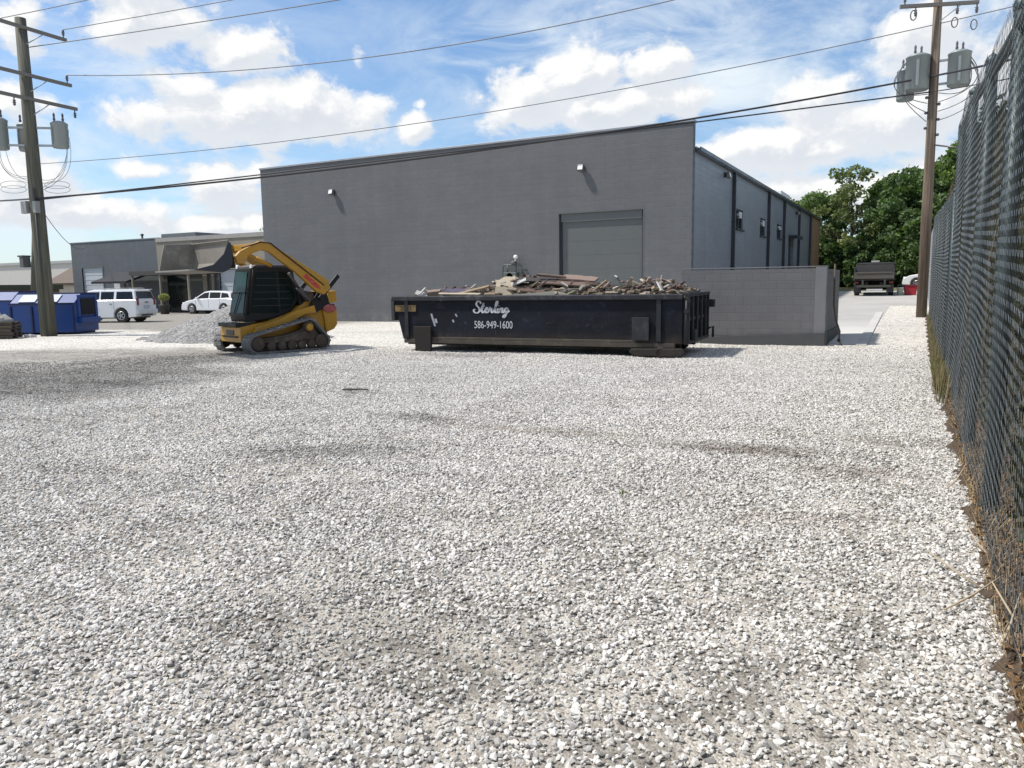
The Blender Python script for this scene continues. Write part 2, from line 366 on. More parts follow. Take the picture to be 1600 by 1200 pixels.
conc = pm('pale_concrete', (.50,.49,.465), .9, 0, .1, 3, dirt=(.3,.29,.27), dirt_amt=.4, bump=.3)
# concrete gutter strip between driveway and gravel
v = []; f = []
yy = np.linspace(20.5, 33, 26)
for i, y_ in enumerate(yy):
    for x_ in (-1.36, -1.12): v.append((x_+.012*(y_-20.5)*-1, y_, float(gz(x_, y_))+.03))
    if i: f.append((2*i-2, 2*i-1, 2*i+1, 2*i))
me = bpy.data.meshes.new('kerb_strip'); me.from_pydata(v, [], f); ks = link('kerb_strip', me, conc); tag(ks, kind='structure')
so = ks.modifiers.new('thick','SOLIDIFY'); so.thickness = .12; so.offset = -1
line = MB(); 
for yq in (30.5,): line.box(-6.0, yq, 0, -2.6, yq+.12, .008)
lo = line.build('lane_marking', pm('road_paint', (.62,.61,.58), .8, dirt=(.3,.29,.27), dirt_amt=.6)); lo.location = (0,0,float(gz(-4,30.5))+.012); lo.rotation_euler = (0,0,0); tag(lo, kind='structure')
# grass verge beyond
grassm = pm('dry_grass', (.135,.125,.055), .95, 0, .3, 1.5, dirt=(.07,.09,.03), dirt_amt=.6, dscale=.6, bump=.6, bscale=20)
tag(sheet('grass_verge', idx(xs,-7.6,400), idx(ys,54,500), grassm, .02), kind='structure')
dirtm = pm('bare_earth', (.085,.060,.042), .98, 0, .35, 9, dirt=(.04,.032,.022), dirt_amt=.6, dscale=6, bump=1.0, bscale=40)
# ragged strip of earth under the fence
v = []; f = []; yy = np.arange(-2, 31, .035); cols_ = np.array([0,.03,.06,.10,.14,.18,.23,.30,.42,.8,3.5])
for i, y_ in enumerate(yy):
    w = .37 - .012*min(4,max(0,y_-5)) - .004*max(0,y_-8) + .03*math.sin(y_*5.1)+.02*math.sin(y_*13.3+1)+.02*math.sin(y_*29+2)+random.uniform(-.02,.02)
    if y_ > 12: w -= .05
    z0 = float(gz(.3, y_))
    for k, c_ in enumerate(cols_):
        hz = (0 if k == 0 else .02+.03*math.sin(min(1.57,c_*6)))+ (random.uniform(-.012,.018) if k else -.01) + .012*math.sin(y_*9+c_*30)
        v.append((w+c_+random.uniform(-.008,.008), y_+random.uniform(-.01,.01), z0+hz))
    if i:
        n_ = len(cols_); a = n_*(i-1); b_ = n_*i
        for k in range(n_-1): f.append((a+k, a+k+1, b_+k+1, b_+k))
me = bpy.data.meshes.new('earth_strip'); me.from_pydata(v, [], f); tag(link('earth_strip', me, dirtm), kind='structure')

# loose stones near the camera
def stones():
    srcs = []
    src_col = bpy.data.collections.new('stone_shapes')
    sm_, t, b = mat_new('limestone_chip')
    oi = t.new('ShaderNodeObjectInfo').outputs['Random']
    c = stone_tone(t, oi)
    tc = t.new('ShaderNodeTexCoord').outputs['Object']; n = t.noise(tc, 40, 4)
    c = t.mix(t.m('MULTIPLY', t.ss(n, .45, .7), .3), c, t.vm('MULTIPLY', c, (.6,.6,.58)))
    t.put(b.inputs['Base Color'], c); b.inputs['Roughness'].default_value = .9; b.inputs['Specular IOR Level'].default_value = .25
    for k in range(8):
        bm = bmesh.new(); bmesh.ops.create_icosphere(bm, subdivisions=1, radius=.5)
        sx, sy, sz = random.uniform(.85,1.25), random.uniform(.65,.95), random.uniform(.45,.75)
        for vv in bm.verts:
            vv.co = vv.co * random.uniform(.62, 1.22); vv.co.x *= sx; vv.co.y *= sy; vv.co.z *= sz
        me = bpy.data.meshes.new('stone'); bm.to_mesh(me); bm.free(); me.materials.append(sm_)
        o = bpy.data.objects.new('stone', me); src_col.objects.link(o)
    # points
    N = 1900000
    Rm = 21.0
    ang = rng.uniform(-1.18, .35, N); rad = Rm*np.sqrt(rng.uniform(.003, 1, N))
    X = np.sin(ang)*rad; Y = np.cos(ang)*rad
    A = .5*(1.53)*Rm*Rm; target = 3000*np.clip((21-rad)/9, 0, 1)
    # thinner cover where wheels have pressed fines up: long shallow curves across the yard
    thin = np.zeros(N)
    for (k0, k1, k2, wd, am) in ((2.2, .18, .012, .28, .35), (4.0, .18, .012, .28, .4), (6.6, -.10, .0, .35, .5), (8.4, -.10, .0, .3, .5), (10.6, .05, .01, .5, .4)):
        thin = np.maximum(thin, am*np.exp(-((Y-(k0-k1*X+k2*X*X))/wd)**2)*(.6+.4*np.sin(X*1.7+k0)))
    nz_ = sum(np.sin(X*a+Y*b+c)*np.sin(Y*a*.8-X*b*1.1+2*c) for a, b, c in ((.9,.5,1.),(1.7,-1.1,2.),(2.9,2.1,.4),(4.7,-3.1,1.3)))/4
    target = target*(1-thin)*np.clip(1.0+.8*nz_, .55, 1.15)
    keep = rng.uniform(0, 1, N) < target/(N/A)
    keep &= (X < .40 - .012*np.clip(Y-5,0,4) - .004*np.clip(Y-8,0,99) + .03*np.sin(Y*5.1)+.02*np.sin(Y*13.3+1) + rng.normal(size=N)*.025) & (Y > -1)
    # nothing under the long container or the loader
    keep &= ~((X > -11.3) & (X < -4.2) & (Y > 16.2) & (Y < 18.4))
    X = X[keep]; Y = Y[keep]
    print('stones', len(X))
    Z = gz(X, Y) + rng.uniform(-.002, .010, len(X))
    me = bpy.data.meshes.new('loose_gravel'); me.vertices.add(len(X)); me.vertices.foreach_set('co', np.stack([X,Y,Z],-1).astype(np.float32).ravel())
    o = link('loose_gravel', me)
    tag(o, 'loose pale limestone gravel covering the near yard', 'gravel', kind='stuff')
    g = bpy.data.node_groups.new('scatter', 'GeometryNodeTree')
    g.interface.new_socket('Geometry', in_out='INPUT', socket_type='NodeSocketGeometry'); g.interface.new_socket('Geometry', in_out='OUTPUT', socket_type='NodeSocketGeometry')
    n = g.nodes; l = g.links; gi = n.new('NodeGroupInput'); go = n.new('NodeGroupOutput')
    iop = n.new('GeometryNodeInstanceOnPoints'); ci = n.new('GeometryNodeCollectionInfo'); ci.inputs['Collection'].default_value = src_col
    ci.inputs['Separate Children'].default_value = True; ci.inputs['Reset Children'].default_value = True
    l.new(gi.outputs[0], iop.inputs['Points']); l.new(ci.outputs[0], iop.inputs['Instance']); iop.inputs['Pick Instance'].default_value = True
    rr = n.new('FunctionNodeRandomValue'); rr.data_type = 'FLOAT_VECTOR'; rr.inputs[0].default_value = (-.7,-.7,0); rr.inputs[1].default_value = (.7,.7,6.28)
    rs = n.new('FunctionNodeRandomValue'); rs.data_type = 'FLOAT'; rs.inputs[2].default_value = 0.0; rs.inputs[3].default_value = 1.0
    pw = n.new('ShaderNodeMath'); pw.operation = 'POWER'; l.new(rs.outputs[1], pw.inputs[0]); pw.inputs[1].default_value = 2.6
    mr = n.new('ShaderNodeMath'); mr.operation = 'MULTIPLY_ADD'; l.new(pw.outputs[0], mr.inputs[0]); mr.inputs[1].default_value = .024; mr.inputs[2].default_value = .0165
    l.new(rr.outputs[0], iop.inputs['Rotation']); l.new(mr.outputs[0], iop.inputs['Scale']); l.new(iop.outputs[0], go.inputs[0])
    mo = o.modifiers.new('scatter','NODES'); mo.node_group = g
stones()
#@@STRUCTURES
# ================================================================== WAREHOUSE
WX0, WX1, WY0, WY1 = -29.1, -7.6, 28.6, 67.8
wall_front = block_mat('grey_painted_block', (.109,.113,.121), 'x', .62, .10)
wall_side = block_mat('sky_sheen_block', (.205,.225,.255), 'y', .42, .05, .3, spec=.7)  # wall grey lightened and blued to carry the sky's sheen on this side
trim_dark = pm('dark_trim', (.028,.033,.042), .5, 0, .1)
door_grey = pm('grey_door_paint', (.098,.106,.108), .45, 0, .05)
wh = empty('warehouse', 'long dark grey block warehouse with roller door behind the skip', 'warehouse', (0,0,0))
w = MB()
DX0, DX1, DZ = -12.97, -9.47, 4.38
w.box(WX0, WY0, -.1, DX0, WY0+.3, 7.39); w.box(DX1, WY0, -.1, WX1, WY0+.3, 7.39); w.box(DX0, WY0, DZ, DX1, WY0+.3, 7.39)
w.build('front_wall', wall_front, wh)
w = MB()
segs = [(36.2,37.7,4.0,4.9),(42.1,43.6,3.98,4.9),(47.4,49.0,4.1,4.9),(51.9,54.0,.8,4.35)]
ycur = WY0+.3
for a,b_,z0,z1 in segs:
    w.box(WX1-.3, ycur, -.1, WX1, a, 6.36); w.box(WX1-.3, a, z1, WX1, b_, 6.36); w.box(WX1-.3, a, -.1, WX1, b_, z0) if z0 > .5 else None
    ycur = b_
w.box(WX1-.3, ycur, -.1, WX1, 63.4, 6.36)
w.build('side_wall', wall_side, wh)
brick = block_mat('tan_brick', (.33,.20,.12), 'y', .8, .08)
MB().box(WX1-.3, 63.4, -.1, WX1+.06, WY1, 6.36).build('brick_end', brick, wh)
MB().box(WX0, WY0+.3, -.1, WX0+.3, WY1, 6.36).box(WX0+.3, WY1-.3, -.1, WX1-.3, WY1, 6.36).build('rear_wall', wall_side, wh)
MB().box(WX0+.3, WY0+.3, 6.2, WX1-.3, WY1-.3, 6.34).build('roof', pm('roof_membrane', (.42,.43,.43), .8, dirt=(.2,.2,.2)), wh)
MB().box(WX0-.04, WY0-.05, 7.39, WX1+.04, WY0+.35, 7.47).build('parapet_coping', pm('coping_glow_tint', (.30,.32,.35), .4, .3, .1), wh, .01)  # coping colour lifted to suggest a faint bright glow along the roofline
MB().box(WX1-.05, WY0+.36, 6.36, WX1+.16, WY1+.1, 6.50).box(WX1+.16, WY0+.36, 6.40, WX1+.20, WY1+.1, 6.54).build('eave_gutter', pm('gutter_metal', (.085,.095,.115), .35, .5, .1), wh)
MB().box(WX1-.45, WY0+.36, 6.505, WX1+.05, WY1, 6.56).build('roof_edge_flashing', pm('flashing', (.5,.51,.53), .4, .5), wh)
for y_ in (35.35, 44.2, 49.5, 55.9, 61.8):
    d = MB(); d.box(WX1, y_-.07, .3, WX1+.15, y_+.07, 6.36)
    for z_ in (2.2, 4.2, 6.0): d.box(WX1+.001, y_-.12, z_, WX1+.165, y_+.12, z_+.06)
    d.build('downspout', trim_dark, wh)
for a,b_,z0,z1 in segs[:3]:
    fr = MB(); x = WX1-.06
    fr.box(x-.08, a, z0, x, a+.09, z1).box(x-.08, b_-.09, z0, x, b_, z1).box(x-.08, a+.09, z1-.08, x, b_-.09, z1).box(x-.08, a+.09, z0, x, b_-.09, z0+.08).box(x-.08, (a+b_)/2-.03, z0+.08, x, (a+b_)/2+.03, z1-.08)
    wo = fr.build('window', trim_dark, wh)
    MB().box(x-.07, a+.05, z0+.05, x-.05, b_-.05, z1-.05).build('pane', GLASS, wo)
    MB().box(WX1-.02, a-.06, z0-.07, WX1+.09, b_+.06, z0-.002).build('sill', trim_dark, wo)
    s_ = MB()
    for q in range(4): s_.box(WX1+.005, a+.02, z0+.1+q*.2, WX1+.10, a+.2, z0+.15+q*.2)
    build_each(s_, 'bracket', trim_dark, wo)
    MB().box(WX1-.05, a+.35, z0+.5, WX1+.06, b_-.5, z1-.12).build('window_unit', pm('off_white_enamel', (.55,.57,.58), .5, dirt=(.3,.27,.22)), wo, .01)
# side doorway with awning
dd = MB().box(WX1-.25, 51.95, .8, WX1-.17, 53.95, 4.32).build('side_door', pm('navy_door', (.02,.03,.045), .4), wh)
MB().box(WX1-.02, 51.7, 4.36, WX1+.55, 54.2, 4.46).box(WX1+.5, 51.7, 4.26, WX1+.55, 54.2, 4.36).build('door_awning', trim_dark, wh)
# roller door
rd = MB(); npn = 8; hh = DZ/npn
for i in range(npn): rd.box(DX0+.08, WY0+.155, i*hh+.003, DX1-.08, WY0+.19, (i+1)*hh-.002)
rd.box(DX0+.08, WY0+.165, 0, DX1-.08, WY0+.185, DZ-.01)
rdo = rd.build('roller_door', door_grey, wh)
build_each(MB().box(DX0, WY0+.10, 0, DX0+.07, WY0+.2, DZ).box(DX1-.07, WY0+.10, 0, DX1, WY0+.2, DZ), 'door_track', trim_dark, rdo)
MB().box(DX0+.07, WY0+.08, DZ-.32, DX1-.07, WY0+.155, DZ-.0).build('door_hood', door_grey, rdo)
MB().box(DX1+.004, WY0-.004, 0, DX1+.05, WY0+.02, DZ).box(DX0-.05, WY0-.004, 0, DX0-.004, WY0+.02, DZ).box(DX0-.05, WY0-.004, DZ+.002, DX1+.05, WY0+.02, DZ+.05).build('door_frame', door_grey, rdo)
# wall lights
def wall_light(x, y, z, ang, label):
    t = empty('wall_light', label, 'wall light', (x, y, z), ang, 'floodlights on the warehouse walls')
    MB().box(-.07, -.09, -.10, .07, -.0, .10).build('backplate', pm('bronze_metal', (.05,.048,.045), .5, .5), t, .01)
    MB().beam((0,-.06,.02), (0,-.14,.0), .05, .05).build('bracket', pm('bronze_metal', ()), t)
    h = MB().prism([(-.27,-.12),(-.12,-.17),(-.09,.10),(-.21,.11)], 'x', -.12, .12).build('lamp_head', pm('fixture_grey', (.16,.16,.165), .4, .4), t, .015)
    MB().add([(-.10,-.274,-.09),(.10,-.274,-.09),(.10,-.226,.06),(-.10,-.226,.06)], [(0,1,2,3)]).build('lens', pm('lamp_lens', (.8,.82,.82), .2), h)
    return t
wall_light(-24.5, WY0, 6.02, 0, 'small floodlight high on the front wall near its left corner')
wall_light(-11.95, WY0, 6.10, 0, 'small floodlight on the front wall above the roller door')
wall_light(WX1, 33.7, 6.08, R(90), 'small dark floodlight on the side wall before the first downspout')
wall_light(WX1, 54.7, 6.05, R(90), 'small dark floodlight on the side wall above the dark doorway')
# gas meter on the front wall
gm = empty('gas_meter', 'green grey gas meter with pipes and white cap on the front wall', 'gas meter', (-15.0, WY0-.02, 0))
mg = pm('meter_grey_green', (.075,.095,.088), .6)
b_ = MB().box(-.32, -.42, 1.72, .30, -.12, 2.12).build('meter_body', mg, gm, .03)
MB().lathe([(.14,0),(.15,.03),(.13,.06)], (-.02,-.42,1.95), 'y', 16).build('dial', pm('dial_face', (.4,.42,.4), .4), b_)
MB().tube([(-.45,-.2,0),(-.45,-.2,2.34),(-.38,-.2,2.42),(.35,-.2,2.42),(.42,-.2,2.34),(.42,-.2,0)], .035).tube([(-.2,-.25,2.1),(-.2,-.22,2.42)], .03).tube([(.2,-.25,2.1),(.2,-.22,2.42)], .03).tube([(.42,-.2,2.2),(.55,-.05,2.2),(.55,.02,2.2)], .03).build('pipe', mg, gm)
MB().lathe([(.09,0),(.13,.05),(.13,.12),(.05,.16)], (.08,-.2,2.42), 'z', 14).build('regulator', mg, gm)
MB().tube([(.1,-.2,2.5),(.18,-.24,2.66)], .02).lathe([(.02,0),(.085,.03),(.095,.09),(.07,.14),(.02,.16)], (.2,-.26,2.66), 'z', 12).build('vent_cap', pm('white_cap', (.75,.77,.78), .4), gm)
# rooftop unit
ru = empty('rooftop_unit', 'white rooftop air unit behind the far eave of the warehouse', 'air unit', (-9.6, 57.5, 6.34))
MB().box(-.9,-2.0,.0,.9,2.0,1.35).build('casing', pm('white_enamel', (.7,.71,.72), .5, dirt=(.4,.38,.33)), ru, .03)
build_each(MB().lathe([(.45,0),(.45,.12)], (0,-.8,1.35), 'z', 18).lathe([(.45,0),(.45,.12)], (0,.8,1.35), 'z', 18), 'fan_cowl', trim_dark, ru)

# ================================================================== LOW BLOCK WALL
lw = empty('block_wall', 'low grey block wall between the skip and the driveway', 'wall', (0,0,0))
lwm = block_mat('grey_yard_block', (.135,.134,.140), 'x', .75, .08, .3)
MB().box(-5.62, 20.2, -.05, -2.30, 20.45, 1.90).box(-2.30, 20.45, -.05, -2.04, 23.4, 1.88).box(-5.62, 20.45, -.05, -5.37, 28.5, 1.90).build('wall', lwm, lw, .006)
MB().box(-2.30, 20.18, -.05, -2.04, 20.45, 1.92).build('end_column', pm('pale_column_paint', (.165,.165,.175), .7, 0, .1, dirt=(.16,.16,.17), streak=True), lw, .01)
MB().prism([(-5.62,0),(-2.02,0),(-2.02,.33),(-5.62,.14)], 'y', 20.12, 20.177).box(-2.035, 20.12, 0, -2.005, 23.4, .34).build('footing_band', pm('dark_band_paint', (.065,.067,.07), .8, 0, .15, dirt=(.2,.19,.18), dirt_amt=.3), lw)
MB().box(-5.62, 20.19, 1.925, -2.03, 20.46, 1.955).build('cap', pm('wall_cap', (.135,.135,.145), .7), lw, .008)
pole = empty('leaning_pole', 'bent brown pole leaning against the end of the low wall', 'pole', (-1.78, 20.6, 0))
MB().tube([(-.13,.0,2.0),(-.12,-.02,1.0),(-.05,-.1,.62),(.05,-.15,.35),(.04,-.2,.12),(.14,-.3,.0)], .022, 7).build('shaft', pm('weathered_wood', (.09,.07,.05), .9), pole)
MB().lathe([(.02,0),(.045,.01),(.04,.06),(.02,.08)], (.04,-.2,.1), 'z', 8).build('foot', RUST, pole)

# ================================================================== LEFT BUILDING
lb = empty('workshop_building', 'low grey and tan workshop behind the white suv', 'building', (0,0,0))
grey2 = block_mat('blue_grey_block', (.100,.112,.124), 'x', .6, .12)
tan = pm('tan_render', (.245,.225,.185), .85, 0, .12, .8, dirt=(.13,.12,.10), dirt_amt=.6, dscale=.6)
LY = 38.0
def wall_with(mb, x0, x1, z1, holes, y0, y1):
    cur = x0
    for a, b2, top in holes: mb.box(cur, y0, -.1, a, y1, z1); mb.box(a, y0, top, b2, y1, z1); cur = b2
    mb.box(cur, y0, -.1, x1, y1, z1)
g2 = MB(); wall_with(g2, -59.4, -49.1, 5.30, [(-58.2,-55.7,3.36)], LY, LY+.3); g2.box(-59.4, LY+.3, -.1, -59.1, LY+16, 5.3)
g2.build('grey_wall', grey2, lb)
g3 = MB(); wall_with(g3, -49.1, -33.0, 2.95, [(-48.4,-46.0,2.6),(-43.0,-40.9,2.92)], LY, LY+.3); g3.build('shopfront_wall', pm('dark_shopfront', (.06,.062,.062), .6, 0, .15), lb)
MB().box(-49.1, LY-.18, 2.95, -33.0, LY+.3, 5.02).build('fascia', tan, lb)
MB().box(-49.1, LY-.24, 5.02, -33.0, LY+.3, 5.30).build('fascia_trim', pm('pale_trim', (.30,.29,.27), .7, 0, .1), lb)
MB().box(-49.1, LY+.3, 5.0, -45.5, LY+3, 5.62).build('roof_upstand', grey2, lb)
MB().box(-59.1, LY+.3, 4.95, -33.0, LY+16, 5.1).build('roof', pm('roof_membrane', ()), lb)
MB().box(-59.45, LY-.04, 5.302, -49.05, LY+.35, 5.37).build('coping', pm('coping_metal', (.20,.215,.24), .4, .3, .1), lb)
pale_door = pm('pale_door', (.46,.49,.52), .5, 0, .06, dirt=(.33,.34,.35), dirt_amt=.4)
for x0,x1,z1,nm in ((-58.2,-55.7,3.36,'roller_door'),(-43.0,-40.9,2.92,'roller_door')):
    r_ = MB(); n_ = 18
    for i in range(n_):
        z = i*z1/n_; r_.box(x0, LY+.10-.015*(i%2), z+.004, x1, LY+.14, z+z1/n_)
    dd_ = r_.build(nm, pale_door, lb)
    MB().box(x0-.12, LY-.03, 0, x0, LY+.05, z1+.12).box(x1, LY-.03, 0, x1+.12, LY+.05, z1+.12).box(x0, LY-.03, z1+.002, x1, LY+.05, z1+.12).build('door_frame', pm('frame_grey', (.10,.12,.13), .6), dd_)
MB().box(-48.4, LY+.05, 0, -46.0, LY+.12, 2.6).build('shop_window', GLASS, lb)
MB().box(-44.6, LY-.1, 0, -44.2, LY-.002, 2.95).box(-43.75, LY-.1, 0, -43.5, LY-.002, 2.95).build('pilaster', tan, lb)
can = MB().prism([(-2.6+LY,2.1),(LY-.2,2.85),(LY-.2,3.0),(LY-2.6,2.25)], 'x', -53.3, -49.4).build('awning', pm('black_canvas', (.012,.014,.02), .8), lb)
can2 = MB().box(-49.3, LY-2.4, 2.62, -43.2, LY-.2, 2.9).build('canopy', pm('canopy_brown', (.055,.052,.05), .8), lb)
mp = MB()
for x_ in (-49.1, -46.2, -43.4): mp.box(x_-.06, LY-2.35, 0, x_+.06, LY-2.23, 2.62)
build_each(mp, 'canopy_post', pm('post_tan', (.20,.18,.14), .8), lb)
vt = empty('wall_vent', 'pale boxy vent on the grey workshop wall above the white suv', 'vent', (-53.6, LY, 2.0))
MB().box(-.35,-.35,-.3,.35,-.001,.35).build('casing', pm('off_white_enamel', ()), vt, .02)
MB().box(-.4,-.42,.35,.4,-.001,.4).build('hood', pm('off_white_enamel', ()), vt)
ch = empty('roof_vent', 'small dark vent pipe standing on the workshop roof', 'vent pipe', (-52.4, LY+1.2, 5.1))
MB().tube([(0,0,0),(0,0,.62)], .07).build('pipe', trim_dark, ch); MB().lathe([(.13,.6),(.13,.68),(.03,.76)], n=12).build('cap', trim_dark, ch)
# shrub in a tub beneath the canopy
# ================================================================== FAR LEFT BUILDINGS
def far_box(name, label, x0, y0, x1, y1, z, mat, roof, gable=0):
    t = empty(name, label, 'building', (0,0,0))
    MB().box(x0, y0, -.3, x1, y1, z).build('wall', mat, t)
    if gable: 
        ym = (y0+y1)/2; r_ = MB(); r_.add([(x0-.3,y0-.4,z-.1),(x1+.3,y0-.4,z-.1),(x1+.3,ym,z+gable),(x0-.3,ym,z+gable),(x0-.3,y1+.4,z-.1),(x1+.3,y1+.4,z-.1)], [(0,1,2,3),(3,2,5,4)])
        ro = r_.build('roof', roof, t); s_ = ro.modifiers.new('t','SOLIDIFY'); s_.thickness = .2
        MB().prism([(y0,z),(y1,z),(ym,z+gable-.1)], 'x', x0+.05, x1-.05).build('gable', mat, t)
    else: MB().box(x0-.2, y0-.2, z+.002, x1+.2, y1+.2, z+.35).build('roof', roof, t)
    return t
cream = pm('cream_cladding', (.52,.50,.46), .7, 0, .05, dirt=(.4,.38,.33), dirt_amt=.4, streak=True)
fb = far_box('storage_building', 'long pale metal building behind the left utility pole', -150, 62, -93, 80, 5.2, cream, pm('grey_roof_metal', (.36,.37,.36), .6))
for x_ in (-130, -118, -106): MB().box(x_, 61.9, -.1, x_+3.5, 61.99, 3.2).build('door', pm('pale_grey_panel', (.42,.42,.41), .6), fb)
far_box('gable_shed', 'small cream shed with brown gabled roof beside the workshop', -77.5, 47, -66.5, 53, 2.5, pm('buff_wall', (.46,.41,.33), .8), pm('brown_shingles', (.13,.10,.078), .9, 0, .2), 1.7)
sh = far_box('timber_shed', 'low brown timber shed at the left edge behind the bins', -64, 30, -56.5, 35, 1.75, pm('brown_boards', (.16,.10,.07), .9, 0, .25, 4), pm('mossy_roof', (.06,.07,.045), .95, 0, .2))
MB().box(-60.5, 29.9, -.1, -59.6, 29.99, 1.5).build('door', pm('dark_red_boards', (.13,.05,.035), .9), sh)
# ================================================================== VEHICLES
def arc(cx, cz, r, a0, a1, n=9): return [(cx+r*math.cos(R(a0+(a1-a0)*i/(n-1))), cz+r*math.sin(R(a0+(a1-a0)*i/(n-1)))) for i in range(n)]
def make_wheel(parent, x, y, r, w, side):
    o = MB().lathe([(r*.60,-w/2),(r*.93,-w/2),(r,-w/2+.03),(r,w/2-.03),(r*.93,w/2),(r*.60,w/2)], (0,0,0), 'y', 26).build('wheel', TYRE, parent); o.location = (x, y, r)
    m_ = MB(); yo = side*(w/2+.012)
    m_.lathe([(r*.62,yo-.02),(r*.62,yo),(r*.5,yo),(r*.48,yo-side*.03),(.05,yo-side*.03)] if True else [], (0,0,0), 'y', 24)
    for k in range(5):
        a = 2*math.pi*k/5; m_.beam((.04*math.cos(a), yo-side*.01, .04*math.sin(a)), (r*.55*math.cos(a), yo-side*.01, r*.55*math.sin(a)), .05, .07, (0,1,0))
    m_.lathe([(.07,yo-.01*side),(.06,yo+.012*side)], (0,0,0), 'y', 12)
    m_.build('rim', RIM, o)
def car(name, label, cat, loc, rz, paint, low, green, wins, W, wb, r, rear, tumble=.16, extras=None, arch=1.17):
    """low: list of (x,z) top outline from rear to front of the lower body; green: greenhouse polygon; wins: side windows"""
    t = empty(name, label, cat, loc, rz); x0, x1 = wb
    zb = r*.62
    poly = [low[0]] + low[1:] 
    bottom = [(low[-1][0]-.02, zb+.05)] + arc(x1, r, r*arch, -15, 195) + arc(x0, r, r*arch, -15, 195) + [(low[0][0]+.02, zb+.08)]
    body = MB().prism(poly+bottom, 'y', -W/2, W/2).build('body', paint, t, .055, 3)
    g = MB(); n = len(green); zs = [p[1] for p in green]; zlo, zhi = min(zs), max(zs)
    yw = lambda z: W/2-.06-tumble*(z-zlo)/(zhi-zlo)
    vs = [(p[0], -yw(p[1]), p[1]) for p in green]+[(p[0], yw(p[1]), p[1]) for p in green]
    g.add(vs, [tuple(range(n)), tuple(reversed(range(n,2*n)))]+[(i,(i+1)%n,n+(i+1)%n,n+i)[::-1] for i in range(n)])
    g.build('cabin', paint, t, .05, 3)
    for wp in wins:
        if wp[0] == 's':
            for sd_ in (-1, 1):
                pts = [(p[0], sd_*(yw(p[1])+.006), p[1]) for p in wp[1]]
                q = MB(); m_ = len(pts); off = Vector((0, -sd_*.015, 0))
                q.add(pts+[tuple(Vector(p)+off) for p in pts], [tuple(range(m_)), tuple(reversed(range(m_,2*m_)))]+[(i,(i+1)%m_,m_+(i+1)%m_,m_+i) for i in range(m_)])
                q.build('side_window', GLASS, t)
        else:   # cross window between two profile points, slightly proud
            (xa,za),(xb,zb2),ins,nm,sg = wp[1:]
            d = Vector((zb2-za, 0, -(xb-xa))).normalized()*.02
            if d.x*sg < 0: d = -d
            q = MB(); q.add([Vector((xa,-yw(za)+ins,za))+d, Vector((xa,yw(za)-ins,za))+d, Vector((xb,yw(zb2)-ins,zb2))+d, Vector((xb,-yw(zb2)+ins,zb2))+d], [(0,1,2,3)])
            o = q.build(nm, GLASS, t)
    for x_ in wb:
        for sd_ in (-1,1): make_wheel(t, x_, sd_*(W/2-.13), r, .24, sd_)
    MB().box(low[0][0]+.25, -W/2+.28, zb-.02, low[-1][0]-.25, W/2-.28, zb+.25).build('underbody', BLACKP, t)
    for sd_ in (-1,1):
        h = MB()
        for x_ in wb: h.lathe([(r*arch-.01, sd_*(W/2-.28)), (r*arch-.01, sd_*(W/2-.25))], (x_,0,r), 'y', 20)
        build_each(h, 'wheel_well', BLACKP, t)
    if extras: extras(t, W, yw)
    return t
# --- white suv, nose to the west
def suv_extra(t, W, yw):
    for sd_ in (-1,1):
        MB().box(-2.56, sd_*(W/2-.18)-.08, .98, -2.46, sd_*(W/2-.18)+.10, 1.38).build('tail_light', pm('tail_lens', (.20,.03,.03), .25), t, .015)
        m_ = MB().box(.98, sd_*(W/2)-.02, 1.22, 1.16, sd_*(W/2+.20)+.02, 1.42) if sd_ > 0 else MB().box(.98, -W/2-.22, 1.22, 1.16, -W/2+.02, 1.42)
        m_.build('mirror', BLACKP, t, .03)
        for x_ in (.02, -1.0): MB().box(x_, sd_*W/2-.012, 1.05, x_+.17, sd_*W/2+.028, 1.09).build('door_handle', pm('handle_dark', (.12,.12,.12), .4), t)
        seam = MB()
        for x_ in (1.1, -.05+.0, -1.1): seam.box(x_, sd_*W/2-.003, .5, x_+.012, sd_*W/2+.003, 1.28)
        build_each(seam, 'door_seam', BLACKP, t)
        MB().box(2.38, sd_*(W/2-.28)-.17, .85, 2.50, sd_*(W/2-.28)+.17, 1.05).build('headlight', LAMPW, t, .02)
        MB().tube([(-2.0, sd_*.72, 1.93),(-1.9, sd_*.72, 1.96),(.35, sd_*.72, 1.96),(.45, sd_*.72, 1.91)], .018, 6).build('roof_rail', pm('rail_grey', (.3,.3,.31), .4), t)
    MB().box(-2.64, -W/2+.02, .46, -2.46, W/2-.02, .74).build('rear_bumper', pm('bumper_white', (.66,.67,.68), .35), t, .05)
    MB().box(-2.575, -.27, .82, -2.55, .27, .97).build('number_plate', pm('plate', (.45,.5,.58), .5), t)
    MB().box(-2.58, -.16, 1.12, -2.55, .16, 1.17).build('badge', pm('badge_dark', (.05,.05,.06), .4), t)
    MB().box(-2.60, -.5, .38, -2.4, .5, .46).build('tow_bar', BLACKP, t)
    MB().box(-2.5, -.75, 1.865, -2.28, .75, 1.90).build('rear_spoiler', WHITE, t, .01)
